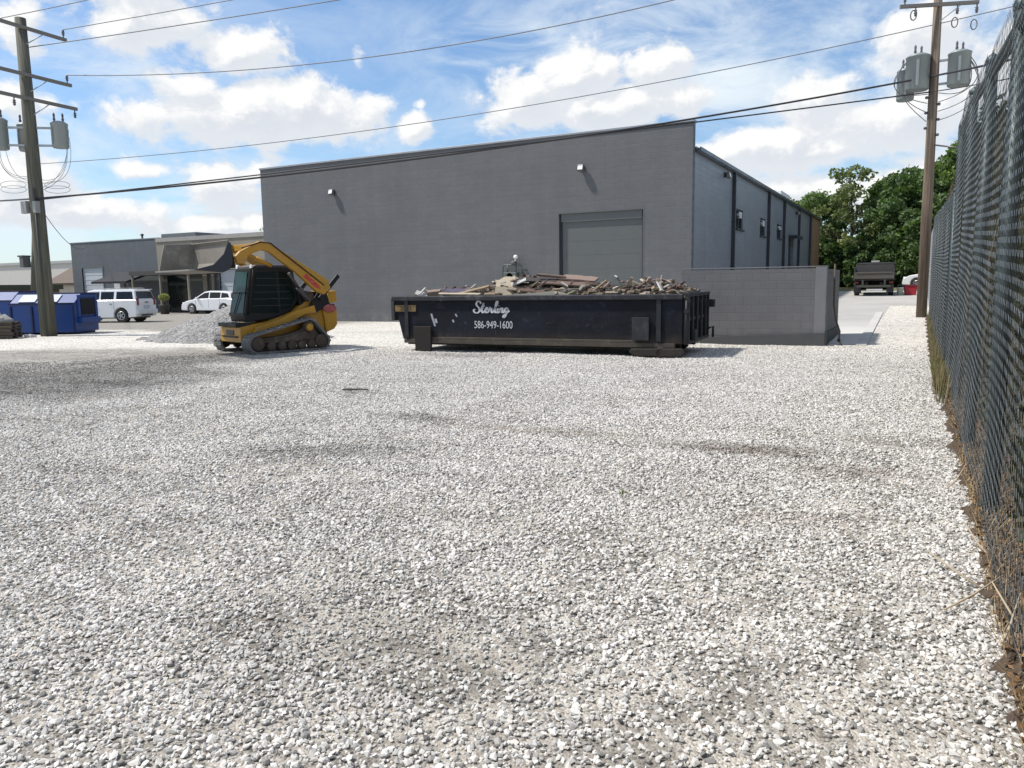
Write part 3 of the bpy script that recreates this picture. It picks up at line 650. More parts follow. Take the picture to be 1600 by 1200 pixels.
suv = car('suv', 'white four door suv parked in front of the grey workshop', 'suv', (-36.80, 25.25, 0), math.atan2(-.348,-.937), WHITE,
    [(-2.52,.60),(-2.54,1.30),(1.15,1.30),(2.20,1.14),(2.48,1.02),(2.52,.50)],
    [(-2.50,1.27),(-2.36,1.80),(-2.20,1.90),(.30,1.90),(.62,1.84),(1.32,1.27)],
    [('s',[(-.12,1.33),(1.06,1.33),(.52,1.75),(-.12,1.77)]), ('s',[(-1.06,1.33),(-.22,1.33),(-.22,1.77),(-1.06,1.77)]), ('s',[(-2.32,1.34),(-1.22,1.34),(-1.22,1.77),(-2.20,1.77)]),
     ('c',(-2.475,1.36),(-2.372,1.76),.10,'rear_window',-1), ('c',(1.25,1.33),(.66,1.80),.08,'windscreen',1)], 2.0, (-1.52,1.42), .40, None, extras=suv_extra)
# --- white hatchback
def hatch_extra(t, W, yw):
    for sd_ in (-1,1):
        MB().box(-2.0, sd_*(W/2-.20)-.12, .95, -1.86, sd_*(W/2-.20)+.13, 1.28).build('tail_light', REDL, t, .03)
        MB().box(2.0, sd_*(W/2-.28)-.18, .62, 2.14, sd_*(W/2-.28)+.18, .76).build('headlight', LAMPW, t, .03)
        MB().box(.70, sd_*(W/2+.03)-.09, .98, .86, sd_*(W/2+.03)+.09, 1.10).build('mirror', WHITE, t, .03)
        seam = MB()
        for x_ in (.95, -.1, -1.0): seam.box(x_, sd_*W/2-.003, .38, x_+.012, sd_*W/2+.003, .98)
        build_each(seam, 'door_seam', BLACKP, t)
    MB().box(-2.08, -W/2+.04, .32, -1.94, W/2-.04, .56).build('rear_bumper', WHITE, t, .05)
hatch_low = [(-2.0,.5),(-2.02,.95),(-1.5,1.02),(.95,.98),(1.75,.84),(2.12,.66),(2.18,.36)]
hatch_green = [(-1.98,.93),(-1.75,1.36),(-1.3,1.47),(-.1,1.50),(.35,1.44),(1.25,.93)]
hatch_w = [('s',[(-.05,1.02),(1.0,1.0),(.32,1.36),(-.05,1.40)]), ('s',[(-.98,1.02),(-.13,1.02),(-.13,1.40),(-.98,1.38)]), ('s',[(-1.72,1.06),(-1.06,1.03),(-1.06,1.37),(-1.55,1.31)]),
     ('c',(-1.94,1.02),(-1.77,1.33),.14,'rear_window',-1), ('c',(1.18,.98),(.40,1.41),.10,'windscreen',1)]
suv.scale = (.84,.86,.87)
car('hatchback', 'white hatchback parked under the pale roller door behind the gravel heap', 'car', (-41.3, 36.1, 0), R(188), WHITE, hatch_low, hatch_green, hatch_w, 1.76, (-1.28,1.3), .32, None, extras=hatch_extra)
car('hatchback', 'white car parked behind the right utility pole near the trees', 'car', (1.15, 57.2, 1.0), math.atan2(-.25,-.97)-R(28), WHITE, hatch_low, hatch_green, hatch_w, 1.76, (-1.28,1.3), .32, None, extras=hatch_extra)
def car_like(): pass
# --- dump truck seen from behind
dt = empty('dump_truck', 'small dump truck with tan tailgate parked at the end of the driveway', 'truck', (-2.35, 47.0, .70), R(2))
bedm = pm('dusty_tan_steel', (.045,.041,.037), .7, 0, .2, 3, dirt=(.14,.125,.105), dirt_amt=.5)
dk = pm('truck_black', (.014,.014,.017), .45, 0, .1)
b = MB(); b.box(-1.0,.0,.92,-.94,2.6,1.55).box(.94,.0,.92,1.0,2.6,1.55).box(-1.0,2.6,.92,1.0,2.68,1.85).box(-.94,.0,.92,.94,2.6,.98)
b.prism([(-1.06,.86),(1.06,.86),(1.06,.94),(-1.06,.94)], 'y', -.02, 2.7); bed = b.build('dump_bed', bedm, dt, .012)
tg = MB().box(-1.0,-.10,.95,1.0,-.03,1.30).box(-.9,-.13,1.24,.9,-.03,1.32).build('tailgate', pm('tan_tailgate', (.10,.090,.074), .65, 0, .15), dt, .012)
MB().box(-.95,.35,1.30,.95,.42,1.72).build('load_board', pm('grey_board', (.07,.068,.066), .8), dt)
for sd_ in (-1,1):
    MB().box(sd_*.98-.04,-.06,.9,sd_*.98+.04,.03,1.6).build('tailgate_post', bedm, dt)
    MB().box(sd_*.86-.1,-.14,.70,sd_*.86+.1,-.08,.80).build('tail_light', REDL, dt)
    MB().box(sd_*.82-.18,-.1,.22,sd_*.82+.18,-.06,.62).build('mud_flap', BLACKP, dt)
cb = MB().prism([(2.75,.6),(5.0,.6),(5.0,1.15),(4.3,1.25),(3.85,1.86),(2.9,1.90),(2.75,1.8)], 'x', -.92, .92).build('cab', dk, dt, .05, 3)
MB().box(-.7,2.735,1.35,.7,2.75,1.75).build('rear_window', GLASS, dt)
MB().box(-.22,3.0,1.9,.22,3.15,2.0).build('beacon', pm('pale_beacon', (.5,.5,.46), .4), dt, .02)
MB().box(-.42,.1,.45,-.30,4.8,.75).box(.30,.1,.45,.42,4.8,.75).build('chassis', dk, dt)
MB().box(-.85,-.16,.48,.85,-.05,.60).box(-.6,-.10,.60,-.5,.05,.9).box(.5,-.10,.60,.6,.05,.9).build('rear_bumper', pm('bumper_grey', (.06,.06,.05), .6), dt, .01)
MB().box(-.35,-.14,.30,.45,-.12,.40).build('hitch_board', pm('white_board', (.6,.6,.6), .6), dt)
MB().tube([(-.78,.9,.42),(.78,.9,.42)], .09).build('axle', dk, dt)
for y_ in (.9, 3.9):
    for sd_ in (-1,1):
        w_ = MB().lathe([(.2,-.13),(.37,-.13),(.42,-.1),(.42,.1),(.37,.13),(.2,.13)], (0,0,0), 'x', 22).build('wheel', TYRE, dt); w_.location = (sd_*.86, y_, .42)
        MB().lathe([(.21,-.11),(.18,-.08),(.21,.11)], (0,0,0), 'x', 16).build('rim', RIM, w_)
# red crate next to it
rb = empty('storage_tub', 'red plastic tub on the gravel just left of the right utility pole', 'tub', (-.55, 48.0, float(gz(-.55,48))), .1)
MB().prism([(-.26,0),(.26,0),(.33,.5),(-.33,.5)], 'y', -.28, .28).build('tub', pm('red_plastic', (.36,.012,.025), .45), rb, .03)
MB().box(-.36,-.31,.5,.36,.31,.55).build('lid', pm('dark_red_plastic', (.22,.01,.02), .45), rb, .015)
wk = empty('bucket', 'small white bucket standing beside the red tub', 'bucket', (-1.05, 47.6, float(gz(-1.05,47.6))))
MB().lathe([(.13,0),(.17,.42),(.18,.42),(.18,.45),(.15,.45)], n=16).build('pail', pm('white_pail', (.6,.63,.58), .5), wk)
MB().tube([(-.17,0,.4),(-.12,.02,.54),(0,.03,.6),(.12,.02,.54),(.17,0,.4)], .008, 5).build('handle', STEEL, wk)

# ================================================================== BLUE BINS
blue = pm('blue_bin_paint', (.004,.045,.21), .45, 0, .18, 2, dirt=(.03,.03,.06), dirt_amt=.5, dscale=2)
blue2 = pm('dark_blue_paint', (.004,.009,.055), .5)
lidg = pm('pale_lid', (.38,.42,.50), .5, 0, .1, dirt=(.2,.2,.22))
def bin_(label, loc, rz, L=2.7, D=1.7, H=1.5):
    t = empty('waste_bin', label, 'waste bin', loc, rz, 'blue steel waste bins')
    # profile across depth: slanted upper front (front faces -y)
    prof = [(0,.08),(D,.08),(D,H),(.50,H),(0,H-.34)]
    MB().prism(prof, 'x', 0, L).build('body', blue, t, .012)
    k = MB()
    for x_ in np.linspace(.0, L-.06, 4): k.box(x_, -.045, .1, x_+.06, -.001, H-.44)
    k.box(-.03,-.05,H-.38,L+.03,-.002,H-.32).build('rib', blue2, t)
    # lid panels lying on the slant
    s_ = Vector((0,.50,.34)).normalized(); nn = Vector((0,-.34,.50)).normalized()
    for a, b2 in ((.30,.92),(1.02,1.75)):
        p = [Vector((x_, .05, H-.34+.034))+nn*.012 for x_ in (a, b2)]; q = [v_+s_*.46 for v_ in p]
        MB().add([p[0],p[1],q[1],q[0]]+[v_+nn*.025 for v_ in (p[0],p[1],q[1],q[0])], [(3,2,1,0),(4,5,6,7),(0,1,5,4),(1,2,6,5),(2,3,7,6),(3,0,4,7)]).build('lid', lidg, t)
    MB().box(L+.001,.42,.72,L+.03,1.35,1.32).build('side_opening', pm('opening_black', (.006,.006,.01), .9), t)
    MB().box(L+.001,.2,.42,L+.16,1.5,.62).box(L+.001,.2,.62,L+.04,.36,1.38).box(L+.001,1.4,.62,L+.04,1.56,1.38).box(L+.001,.2,1.38,L+.04,1.56,1.46).build('fork_pocket', blue, t, .01)
    MB().box(.1,.15,0,.3,D-.1,.08).box(L-.3,.15,0,L-.1,D-.1,.08).build('skid', blue2, t)
    MB().box(-.03,.52,H+.001,L+.03,D+.03,H+.05).build('top_flap', blue2, t, .01)
    return t
bin_('blue steel waste bin standing directly behind the left utility pole', (-29.95, 16.62, 0), R(28), 2.4, 1.6)
bin_('blue steel waste bin with pale top at the left edge of the yard', (-34.6, 16.8, 0), R(28), 2.6, 1.7, 1.6)
# pallets with rubble at the left edge
pw = pm('weathered_pallet', (.10,.085,.07), .9, 0, .25, 5)
for k in range(5):
    p_ = empty('pallet', ['bottom','second','middle','fourth','top'][k]+' dark wooden pallet of the stack at the left edge', 'pallet', (-28.35+.05*math.sin(k*3), 15.25, .115*k), R(40+3*math.sin(k*2)), 'stacked dark pallets')
    q = MB()
    for i in range(6): q.box(-.6, -.5+i*.18, .09, .6, -.5+i*.18+.11, .112)
    q.build('deck', pw, p_)
    q = MB()
    for y_ in (-.45,-.03,.39): q.box(-.6,y_,.012,.6,y_+.09,.09)
    q.build('bearer', pw, p_)
sk = MB()
for i in range(46):
    a = rng.uniform(0,6.28); rr = rng.uniform(0,.5); s = rng.uniform(.05,.13); zz = .60+.24*(1-rr/.5)
    mt = Matrix.Translation((rr*math.cos(a), rr*math.sin(a)*.8, zz)) @ Matrix.Rotation(rng.uniform(0,3),4,'X') @ Matrix.Rotation(rng.uniform(0,3),4,'Z')
    sk.box(-s,-s*.8,-s*.6,s,s*.8,s*.6,mt)
sk.lathe([(.52,.575),(.50,.66),(.3,.80),(.05,.86)], n=14)
o = sk.build('broken_concrete', pm('broken_concrete', (.30,.30,.28), .95, 0, .2, 6, dirt=(.12,.14,.08), dirt_amt=.5), None, .012); o.location = (-28.35,15.25,0); tag(o, 'heap of broken grey concrete on top of the pallet stack', 'rubble', kind='stuff')
for i,(dx,dz) in enumerate(((.66,.42),(.74,.18))):
    o = MB().box(-.11,-.07,-.05,.11,.07,.05).build('white_block', pm('white_block', (.55,.53,.56), .8), None, .015); o.location = (-27.9+.12*i,16.0+.1*i,.05); o.rotation_euler=(0,.2,.6+i)
    o.location.z = .05 if i else .05
    tag(o, ['pale block lying nearest the pallets at the left edge','pale block lying nearest the utility pole base'][i], 'block', 'pale blocks by the pallets')
# ================================================================== GRAVEL HEAP
def heap():
    n = 90; cx, cy = -20.1, 18.1; v = []; f = []
    u = np.linspace(-1,1,n)
    def hgt(x, y):
        r_ = math.hypot(x/3.3, y/2.6); h_ = max(0, 1-r_)
        h_ = 1.02*(1-math.exp(-2.3*h_))/(1-math.exp(-2.3))*min(1,h_*1.25+.0)
        return h_*(1+.12*math.sin(x*2.1+y)+.08*math.sin(y*3.7-x)) + .55*max(0,1-math.hypot((x-1.7)/2.0,(y-.3)/1.7))*.6 + (.035*math.sin(x*5.3+1.3*y)*math.sin(y*4.1)+.02*math.sin(x*11+y*3)*math.sin(y*9))*(h_>0)
    for j in range(n):
        for i in range(n):
            x = u[i]*3.9; y = u[j]*3.0; h_ = hgt(x,y)
            v.append((x, y, h_+random.uniform(0,.035)*(h_>.02)-.03*(h_<=.0)))
    for j in range(n-1):
        for i in range(n-1):
            a = j*n+i; f.append((a,a+1,a+n+1,a+n))
    me = bpy.data.meshes.new('gravel_heap'); me.from_pydata(v, [], f); me.polygons.foreach_set('use_smooth',[True]*len(f))
    m, t, b = mat_new('heap_gravel'); g = t.new('ShaderNodeTexCoord').outputs['Object']
    vo = t.new('ShaderNodeTexVoronoi'); t.put(vo.inputs['Vector'], g); vo.inputs['Scale'].default_value = 15
    c = t.mix(t.sep(vo.outputs['Color'])[0], (.15,.15,.147,1), (.36,.35,.34,1)); c = t.mix(t.m('MULTIPLY', t.ss(t.noise(g,1.2,6,.65),.45,.65), .45), c, (.2,.195,.19,1))
    t.put(b.inputs['Base Color'], c); b.inputs['Roughness'].default_value = .95
    bn = t.new('ShaderNodeBump'); bn.inputs['Distance'].default_value = .05; t.put(bn.inputs['Height'], t.m('SUBTRACT',1.0,vo.outputs['Distance'])); t.l.new(bn.outputs[0], b.inputs['Normal'])
    o = link('gravel_heap', me, m); o.location = (cx, cy, -.01); tag(o, 'heap of pale gravel behind the yellow track loader', 'gravel heap')
heap()
# ================================================================== TRACK LOADER
yel = pm('loader_yellow', (.40,.205,.016), .42, 0, .08, 2.5, dirt=(.20,.15,.085), dirt_amt=.75, dscale=3.2)
blk = pm('loader_black', (.008,.009,.010), .5, 0, .1, dirt=(.05,.045,.04), dirt_amt=.35, spec=.3)
trk_m = pm('track_rubber', (.13,.128,.125), .9, 0, .2, 4, dirt=(.30,.29,.27), dirt_amt=.8, dscale=3, bump=.3)
under = pm('undercarriage_dirt', (.075,.055,.042), .9, .1, .25, 5, dirt=(.22,.20,.17), dirt_amt=.5)
cabglass = pm('cab_glass', (.004,.010,.010), .22, 0, .05, spec=.15)
ld = empty('track_loader', 'yellow track loader with its bucket raised over the yard', 'loader', (-14.92,14.72,0), math.atan2(-.955,-.30))
def hull(circ, n=40):
    pts = [(cx+r*math.cos(a), cz+r*math.sin(a)) for cx,cz,r in circ for a in np.linspace(0,2*math.pi,n,endpoint=False)]
    pts = sorted(set(pts)); 
    def half(ps):
        h = []
        for p in ps:
            while len(h) > 1 and (h[-1][0]-h[-2][0])*(p[1]-h[-2][1])-(h[-1][1]-h[-2][1])*(p[0]-h[-2][0]) <= 0: h.pop()
            h.append(p)
        return h
    a = half(pts); b = half(pts[::-1]); return a[:-1]+b[:-1]
wheels_c = [(.84,.25,.19),(-.93,.23,.17),(-.60,.62,.16)]
def track(side):
    y0, y1 = side*.58, side*1.0
    t = MB(); inn = hull(wheels_c); out = hull([(x,z,r+.055) for x,z,r in wheels_c]); 
    # resample both along same number
    def res(p, N=110):
        P = np.array(p+[p[0]]); d = np.r_[0,np.cumsum(np.hypot(*np.diff(P,axis=0).T))]; s_ = np.linspace(0,d[-1],N,endpoint=False)
        return np.stack([np.interp(s_,d,P[:,0]),np.interp(s_,d,P[:,1])],-1)
    o_ = res(out); ctr = o_.mean(0); i_ = []
    N = len(o_)
    nrm = []
    for k in range(N):
        d = o_[(k+1)%N]-o_[k-1]; d /= np.hypot(*d); nrm.append(np.array([d[1],-d[0]]))
    i_ = [o_[k]-nrm[k]*.05 for k in range(N)]
    vs = []
    for k in range(N): vs += [(o_[k][0],y0,o_[k][1]),(o_[k][0],y1,o_[k][1]),(i_[k][0],y1,i_[k][1]),(i_[k][0],y0,i_[k][1])]
    fs = []
    for k in range(N):
        a = 4*k; b = 4*((k+1)%N)
        for q in range(4): fs.append((a+q,a+(q+1)%4,b+(q+1)%4,b+q))
    t.add(vs, fs)
    for k in range(0,N,3):
        d = np.array([-nrm[k][1],nrm[k][0]])
        for (ya,yb) in ((y0+side*.0,(y0+y1)/2-side*.02),((y0+y1)/2+side*.02,y1)):
            p = o_[k]; q = []
            for yy_ in (ya,yb):
                for s1,s2 in ((-1,0),(1,0),(1,1),(-1,1)): q.append((p[0]+d[0]*.02*s1+nrm[k][0]*.022*s2, yy_, p[1]+d[1]*.02*s1+nrm[k][1]*.022*s2))
            t.add(q, [(0,1,2,3),(7,6,5,4),(0,4,5,1),(1,5,6,2),(2,6,7,3),(3,7,4,0)])
    o = t.build('track', trk_m, ld)
    fr = MB(); fr.prism([(.75,.16),(.86,.36),(.1,.42),(-.35,.52),(-.55,.66),(-.75,.60),(-.95,.35),(-.98,.16)], 'y', y0+side*.08, y1-side*.12); fro = fr.build('track_frame', under, o, .02)
    MB().prism([(.75,.30),(.1,.36),(-.5,.52),(-.55,.40),(-.6,.30),(-.2,.26),(.5,.24)], 'y', y1-side*.11, y1-side*.06).build('frame_plate', under, fro, .02)
    for x_ in (.84,-.93):
        MB().lathe([(.08,y1-side*.16),(.16,y1-side*.15),(.18,y1-side*.03),(.13,y1-side*.02),(.05,y1-side*.015)], (x_,0,.25 if x_>0 else .23), 'y', 22).build('idler_wheel', under, o)
    for x_ in (.48,.2,-.08,-.36,-.64):
        MB().lathe([(.04,y1-side*.16),(.10,y1-side*.15),(.11,y1-side*.03),(.06,y1-side*.02)], (x_,0,.165), 'y', 16).build('roller', under, o)
    sp = MB().lathe([(.15,y1-side*.18),(.16,y1-side*.10),(.12,y1-side*.06)], (-.60,0,.62), 'y', 14).build('sprocket', under, o)
    MB().lathe([(.10,y1-side*.08),(.10,y1-side*.03),(.05,y1-side*.01)], (-.60,0,.60), 'y', 16).build('hub', yel, sp)
for s in (1,-1): track(s)
# chassis
c = MB(); c.prism([(1.08,.28),(1.08,.66),(.72,.72),(.35,.76),(-.35,.98),(-.75,1.25),(-1.35,1.25),(-1.45,.5),(-1.1,.30)], 'y', -.56, .56)
c.build('chassis', yel, ld, .02)
MB().box(.80,-.50,.665,1.16,.50,.76).box(1.082,-.42,.40,1.12,.42,.44).build('front_step', blk, ld, .01)
MB().box(1.081,-.2,.46,1.095,.2,.58).build('front_badge', pm('dark_label', (.03,.03,.03), .5), ld)
# sloping side fender above the track
for s in (1,-1):
    MB().prism([(.70,.66),(.78,.52),(.66,.50),(-.25,.74),(-.62,.93),(-.95,.95),(-.90,1.15),(-.35,1.02),(.1,.82)], 'y', s*.561, s*.72).build('side_fender', yel, ld, .015)
# cab
cab = MB()
P0 = [(.84,.77),(.88,.95),(.66,2.10),(.58,2.14),(-.42,2.14),(-.50,2.05),(-.62,1.3),(-.40,1.0),(.1,.83)]
cab.prism(P0, 'y', -.43, .43); cabo = cab.build('cab', blk, ld, .03)
for s in (1,-1):
    MB().prism([(.72,1.0),(.54,2.0),(.0,2.02),(-.04,.98)][:4], 'y', s*.432, s*.442).build('side_window', cabglass, cabo)
    MB().prism([(-.10,1.05),(-.10,2.02),(-.40,2.0),(-.50,1.35),(-.36,1.1)], 'y', s*.432, s*.442).build('rear_side_window', cabglass, cabo)
    g_ = MB()
    for q in range(1,6): z = 1.0+.17*q; g_.beam((.71-.035*q,s*.45,z),(-.35,s*.45,z),.008,.008)
    g_.build('guard_wire', pm('guard_grey', (.05,.055,.055), .5), cabo)
    MB().tube([(.80,s*.445,.95),(.60,s*.445,2.06),(.48,s*.445,2.10)], .025, 6).build('grab_rail', blk, cabo)
    MB().lathe([(.02,0),(.05,.02),(.05,.06)], (.58,s*.38,2.14), 'x', 10).build('work_light', LAMPW, cabo)
MB().add([(.87,-.34,.98),(.87,.34,.98),(.68,.32,2.02),(.68,-.32,2.02)], [(0,1,2,3)]).build('front_window', pm('green_glass', (.010,.040,.034), .2, 0, .4, 1.2, spec=.2), cabo).location = (.014,0,0)
MB().box(.84,-.42,.93,.90,.42,1.0).beam((.80,-.36,1.50),(.80,.36,1.50),.03,.035).build('front_frame', blk, cabo, .01)
MB().tube([(.90,-.1,1.0),(.82,.1,1.5)], .012, 5).build('wiper', blk, cabo)
MB().prism([(-.38,2.141),(.56,2.141),(.48,2.19),(-.30,2.19)], 'y', -.36, .36).build('roof_cap', pm('roof_grey', (.10,.085,.09), .6), cabo, .02)
# engine housing & rear
MB().prism([(-.62,1.0),(-.55,1.55),(-1.25,1.48),(-1.45,1.30),(-1.45,.95)], 'y', -.50, .50).build('engine_cover', blk, ld, .03)
MB().prism([(-1.28,.42),(-1.52,.50),(-1.62,.62),(-1.62,1.02),(-1.40,1.12),(-1.20,.98)], 'y', -.60, .64).build('rear_bumper', yel, ld, .03)
MB().prism([(-1.34,1.18),(-1.62,1.22),(-1.60,1.52),(-1.36,1.50)], 'y', -.62, .66).build('rear_lamp_housing', yel, ld, .02)
MB().box(-1.615,-.5,.98,-1.63,.5,1.16).build('rear_grille', blk, ld)
for s in (1,-1):
    yb = s*.665
    e = MB(); e.lathe([(.001,yb+s*.0),(.20,yb+s*.0),(.20,yb+s*.012),(.001,yb+s*.012)], (-1.38,0,1.05), 'y', 20); e.v = [(-1.38+(p[0]+1.38)*1.0, p[1], 1.05+(p[2]-1.05)*.55) for p in e.v]
    e.build('company_sticker', pm('faded_red_sticker', (.33,.06,.05), .5, 0, .3, 14, dirt=(.5,.46,.44), dirt_amt=.7, dscale=12), ld)
    # tower, link, arm
    MB().prism([(-.95,.95),(-.72,1.05),(-1.10,1.55),(-1.30,1.50),(-1.42,1.12)], 'y', s*.62, s*.66).build('rear_tower', blk, ld, .01)
    MB().lathe([(.13,s*.60),(.13,s*.69)], (-.78,0,1.38), 'y', 18).lathe([(.10,s*.69),(.05,s*.70)], (-.78,0,1.38), 'y', 18).build('pivot_boss', under, ld)
    arm = MB(); arm.prism([(-1.24,1.80),(-1.30,1.58),(-1.10,1.42),(-.88,1.50),(-.33,1.99),(.40,2.50),(.58,2.53),(.92,2.40),(1.00,2.20),(1.18,2.20),(1.26,2.36),(1.14,2.48),(.62,2.74),(.42,2.73),(.30,2.67)], 'y', s*.76, s*.90)
    a_ = arm.build('lift_arm', yel, ld, .02)
    MB().prism([(-.60,1.96),(-.95,1.66),(-1.0,1.56),(-.86,1.60),(-.5,1.90)], 'y', s*.902, s*.908).build('arm_decal', pm('red_decal', (.42,.035,.02), .5, 0, .2, 12, dirt=(.5,.45,.4), dirt_amt=.5, dscale=14), a_)
    MB().beam((-1.66,s*.70,1.92),(-1.06,s*.70,1.30),.07,.12).build('rear_link', blk, ld, .015)
    MB().tube([(-.74,s*.70,1.28),(-.45,s*.72,1.62)], .07, 12).tube([(-.45,s*.72,1.62),(-.20,s*.74,1.98)], .04, 10).build('lift_cylinder', pm('cylinder_dark', (.05,.045,.045), .5), ld)
    MB().tube([(.22,s*.66,2.16),(.62,s*.66,2.34)], .05, 10).tube([(.62,s*.66,2.34),(1.12,s*.66,2.52)], .028, 8).build('tilt_cylinder', yel, ld)
    MB().tube([(1.1,s*.92,2.56),(.6,s*.92,2.72),(.35,s*.92,2.70),(-.4,s*.92,2.16),(-1.1,s*.90,1.66)], .016, 6).build('hydraulic_hose', blk, ld)
MB().box(.30,-.76,2.56,.52,.76,2.72).build('arm_crossmember', yel, ld, .015)
# quick coupler and bucket, opening forward and slightly curled back
MB().prism([(1.12,2.10),(1.30,2.10),(1.36,2.62),(1.20,2.62)], 'y', -.62, .62).build('coupler', blk, ld, .015)
bkm = pm('worn_bucket_steel', (.20,.185,.16), .75, .1, .2, 3, dirt=(.40,.37,.31), dirt_amt=.95, dscale=1.3)
bk = MB()
prof = [(2.32,2.04),(1.62,1.98),(1.46,2.06),(1.38,2.22),(1.38,2.66),(1.46,2.74)]
th = .03; inner = [(2.32,2.06),(1.63,2.01),(1.49,2.085),(1.41,2.23),(1.41,2.65),(1.475,2.73)]
Y0,Y1 = -1.08,1.0
for k in range(len(prof)-1):
    a,b_ = prof[k],prof[k+1]; c_,d = inner[k],inner[k+1]
    bk.add([(a[0],Y0,a[1]),(a[0],Y1,a[1]),(b_[0],Y1,b_[1]),(b_[0],Y0,b_[1]),(c_[0],Y0,c_[1]),(c_[0],Y1,c_[1]),(d[0],Y1,d[1]),(d[0],Y0,d[1])], [(0,1,2,3),(7,6,5,4),(0,4,5,1),(3,2,6,7),(1,5,6,2),(0,3,7,4)])
bko = bk.build('bucket', bkm, ld)
for s in (1,-1):
    MB().prism([(2.30,2.045),(1.62,1.99),(1.46,2.065),(1.385,2.22),(1.385,2.62),(1.465,2.70),(1.58,2.42),(1.85,2.16)] if s > 0 else [(2.30,2.045),(1.62,1.99),(1.46,2.065),(1.385,2.22),(1.385,2.66),(1.465,2.74),(2.14,2.70)], 'y', 1.0 if s > 0 else -1.08, 1.028 if s > 0 else -1.108).build('bucket_side', pm('bucket_dark', (.03,.034,.042), .6, .2, .1, dirt=(.15,.14,.13), dirt_amt=.5) if s > 0 else bkm, bko)
MB().box(2.28,-1.03,2.025,2.42,1.03,2.05).build('cutting_edge', pm('worn_edge', (.25,.24,.22), .4, .6), bko)

# ================================================================== ROLL-OFF SKIP
dp = empty('roll_off_skip', 'long black rusty roll off skip heaped with building debris', 'skip', (-11.66,15.70,0), R(3.5))
def skip_paint():
    m, t, b = mat_new('skip_black_paint'); g = t.new('ShaderNodeTexCoord').outputs['Object']; x,y,z = t.sep(g)
    c = t.mix(t.ss(t.noise(g,.9,5,.6),.35,.7), (.003,.004,.008,1), (.006,.009,.017,1))
    sc = t.noise(t.vm('MULTIPLY', g, (1,1,1.6)), 3.2, 9, .72, .6)
    c = t.mix(t.m('MULTIPLY', t.ss(sc,.56,.70),.6), c, (.045,.055,.075,1))
    st = t.noise(t.vm('MULTIPLY', g, (2.2,1,.35)), 3, 8, .7)
    c = t.mix(t.m('MULTIPLY', t.ss(st,.60,.74),.4), c, (.10,.10,.11,1))
    low = t.m('SUBTRACT',1.0,t.ss(t.m('ADD',z,t.m('MULTIPLY',st,.3)),.35,.75))
    c = t.mix(t.m('MULTIPLY',low,.75), c, (.040,.028,.020,1))
    r = t.noise(g, 7, 8, .7); c = t.mix(t.m('MULTIPLY', t.ss(r,.62,.70), t.m('ADD',.25,t.m('MULTIPLY',low,.6))), c, (.09,.045,.022,1))
    t.put(b.inputs['Base Color'], c); t.put(b.inputs['Roughness'], t.m('ADD', .50, t.m('MULTIPLY', sc,.35))); b.inputs['Specular IOR Level'].default_value = .25
    bn = t.new('ShaderNodeBump'); bn.inputs['Strength'].default_value=.7; bn.inputs['Distance'].default_value=.05; t.put(bn.inputs['Height'], t.noise(g,1.8,5)); t.l.new(bn.outputs[0], b.inputs['Normal'])
    return m
skp = skip_paint()
L, Wd, H = 7.20, 2.4, 1.36
b = MB()
b.prism([(.02,1.10),(.02,H-.1),(L,H-.1),(L,.30),(.22,.30)], 'y', .04, .09).prism([(.02,1.10),(.02,H-.1),(L,H-.1),(L,.30),(.22,.30)], 'y', Wd-.09, Wd-.04)
b.box(.22,.09,.28,L,Wd-.09,.33)
b.add([(.02,.09,1.1),(.02,Wd-.09,1.1),(.22,Wd-.09,.3),(.22,.09,.3),(.02,.09,H-.1),(.02,Wd-.09,H-.1)], [(0,1,2,3),(4,5,1,0)])
b.build('body', skp, dp)
rim_m = pm('skip_rim', (.014,.015,.02), .5, .1, .25, 3, dirt=(.12,.12,.125), dirt_amt=.5, dscale=4)
MB().box(-.06,-.03,H-.12,L+.02,.10,H).box(-.06,Wd-.10,H-.12,L+.02,Wd+.03,H).box(-.06,.10,H-.12,.06,Wd-.10,H).build('top_rail', rim_m, dp, .02)
ribm = pm('skip_rib', (.006,.008,.012), .55, 0, .2, dirt=(.06,.045,.035), dirt_amt=.6)
r_ = MB()
for x_ in np.linspace(.35, L-.5, 2): r_.box(x_-.05, .0, .34, x_+.05, .038, H-.122)
for x_ in np.linspace(.35, L-.3, 11): r_.box(x_-.05, Wd-.038, .34, x_+.05, Wd, H-.122)
r_.build('side_rib', ribm, dp)
fd = MB().prism([(0.02,.98),(.62,.98),(.62,1.14),(.02,1.14)], 'y', .012, .039).build('number_plate', pm('faded_yellow_plate', (.17,.115,.04), .7, 0, .3, 8, dirt=(.08,.05,.05), dirt_amt=.7, dscale=7), dp)
MB().box(-.16,.1,.75,-.06,.7,1.3).tube([(-.12,.15,1.2),(-.2,.5,1.28),(-.12,.9,1.2)], .03).build('front_hook', pm('hook_grey', (.035,.034,.038), .7), dp, .02)
MB().box(.16,.35,.14,L-.1,.47,.28).box(.16,Wd-.47,.14,L-.1,Wd-.35,.28).build('long_sill', RUST, dp)
k = MB(); k.box(.25,.02,.20,L-.15,.14,.30).box(.9,.02,.30,L-1.0,.06,.36); k.build('lower_rail', pm('muddy_rail', (.055,.047,.038), .85, 0, .3, 4, dirt=(.12,.105,.06), dirt_amt=.7, dscale=3), dp, .01)
for x_ in (.92,):
    MB().prism([(x_-.30,.0),(x_+.14,.0),(x_+.16,.62),(x_-.34,.62)], 'y', -.06, .015).build('wheel_bracket', pm('rusty_bracket', (.016,.012,.011), .85, .1, .3, 5), dp, .015)
    MB().lathe([(.10,-.05),(.11,-.03),(.11,.10),(.10,.12)], (x_-.05,.05,.11), 'y', 16).build('ground_wheel', RUST, dp)
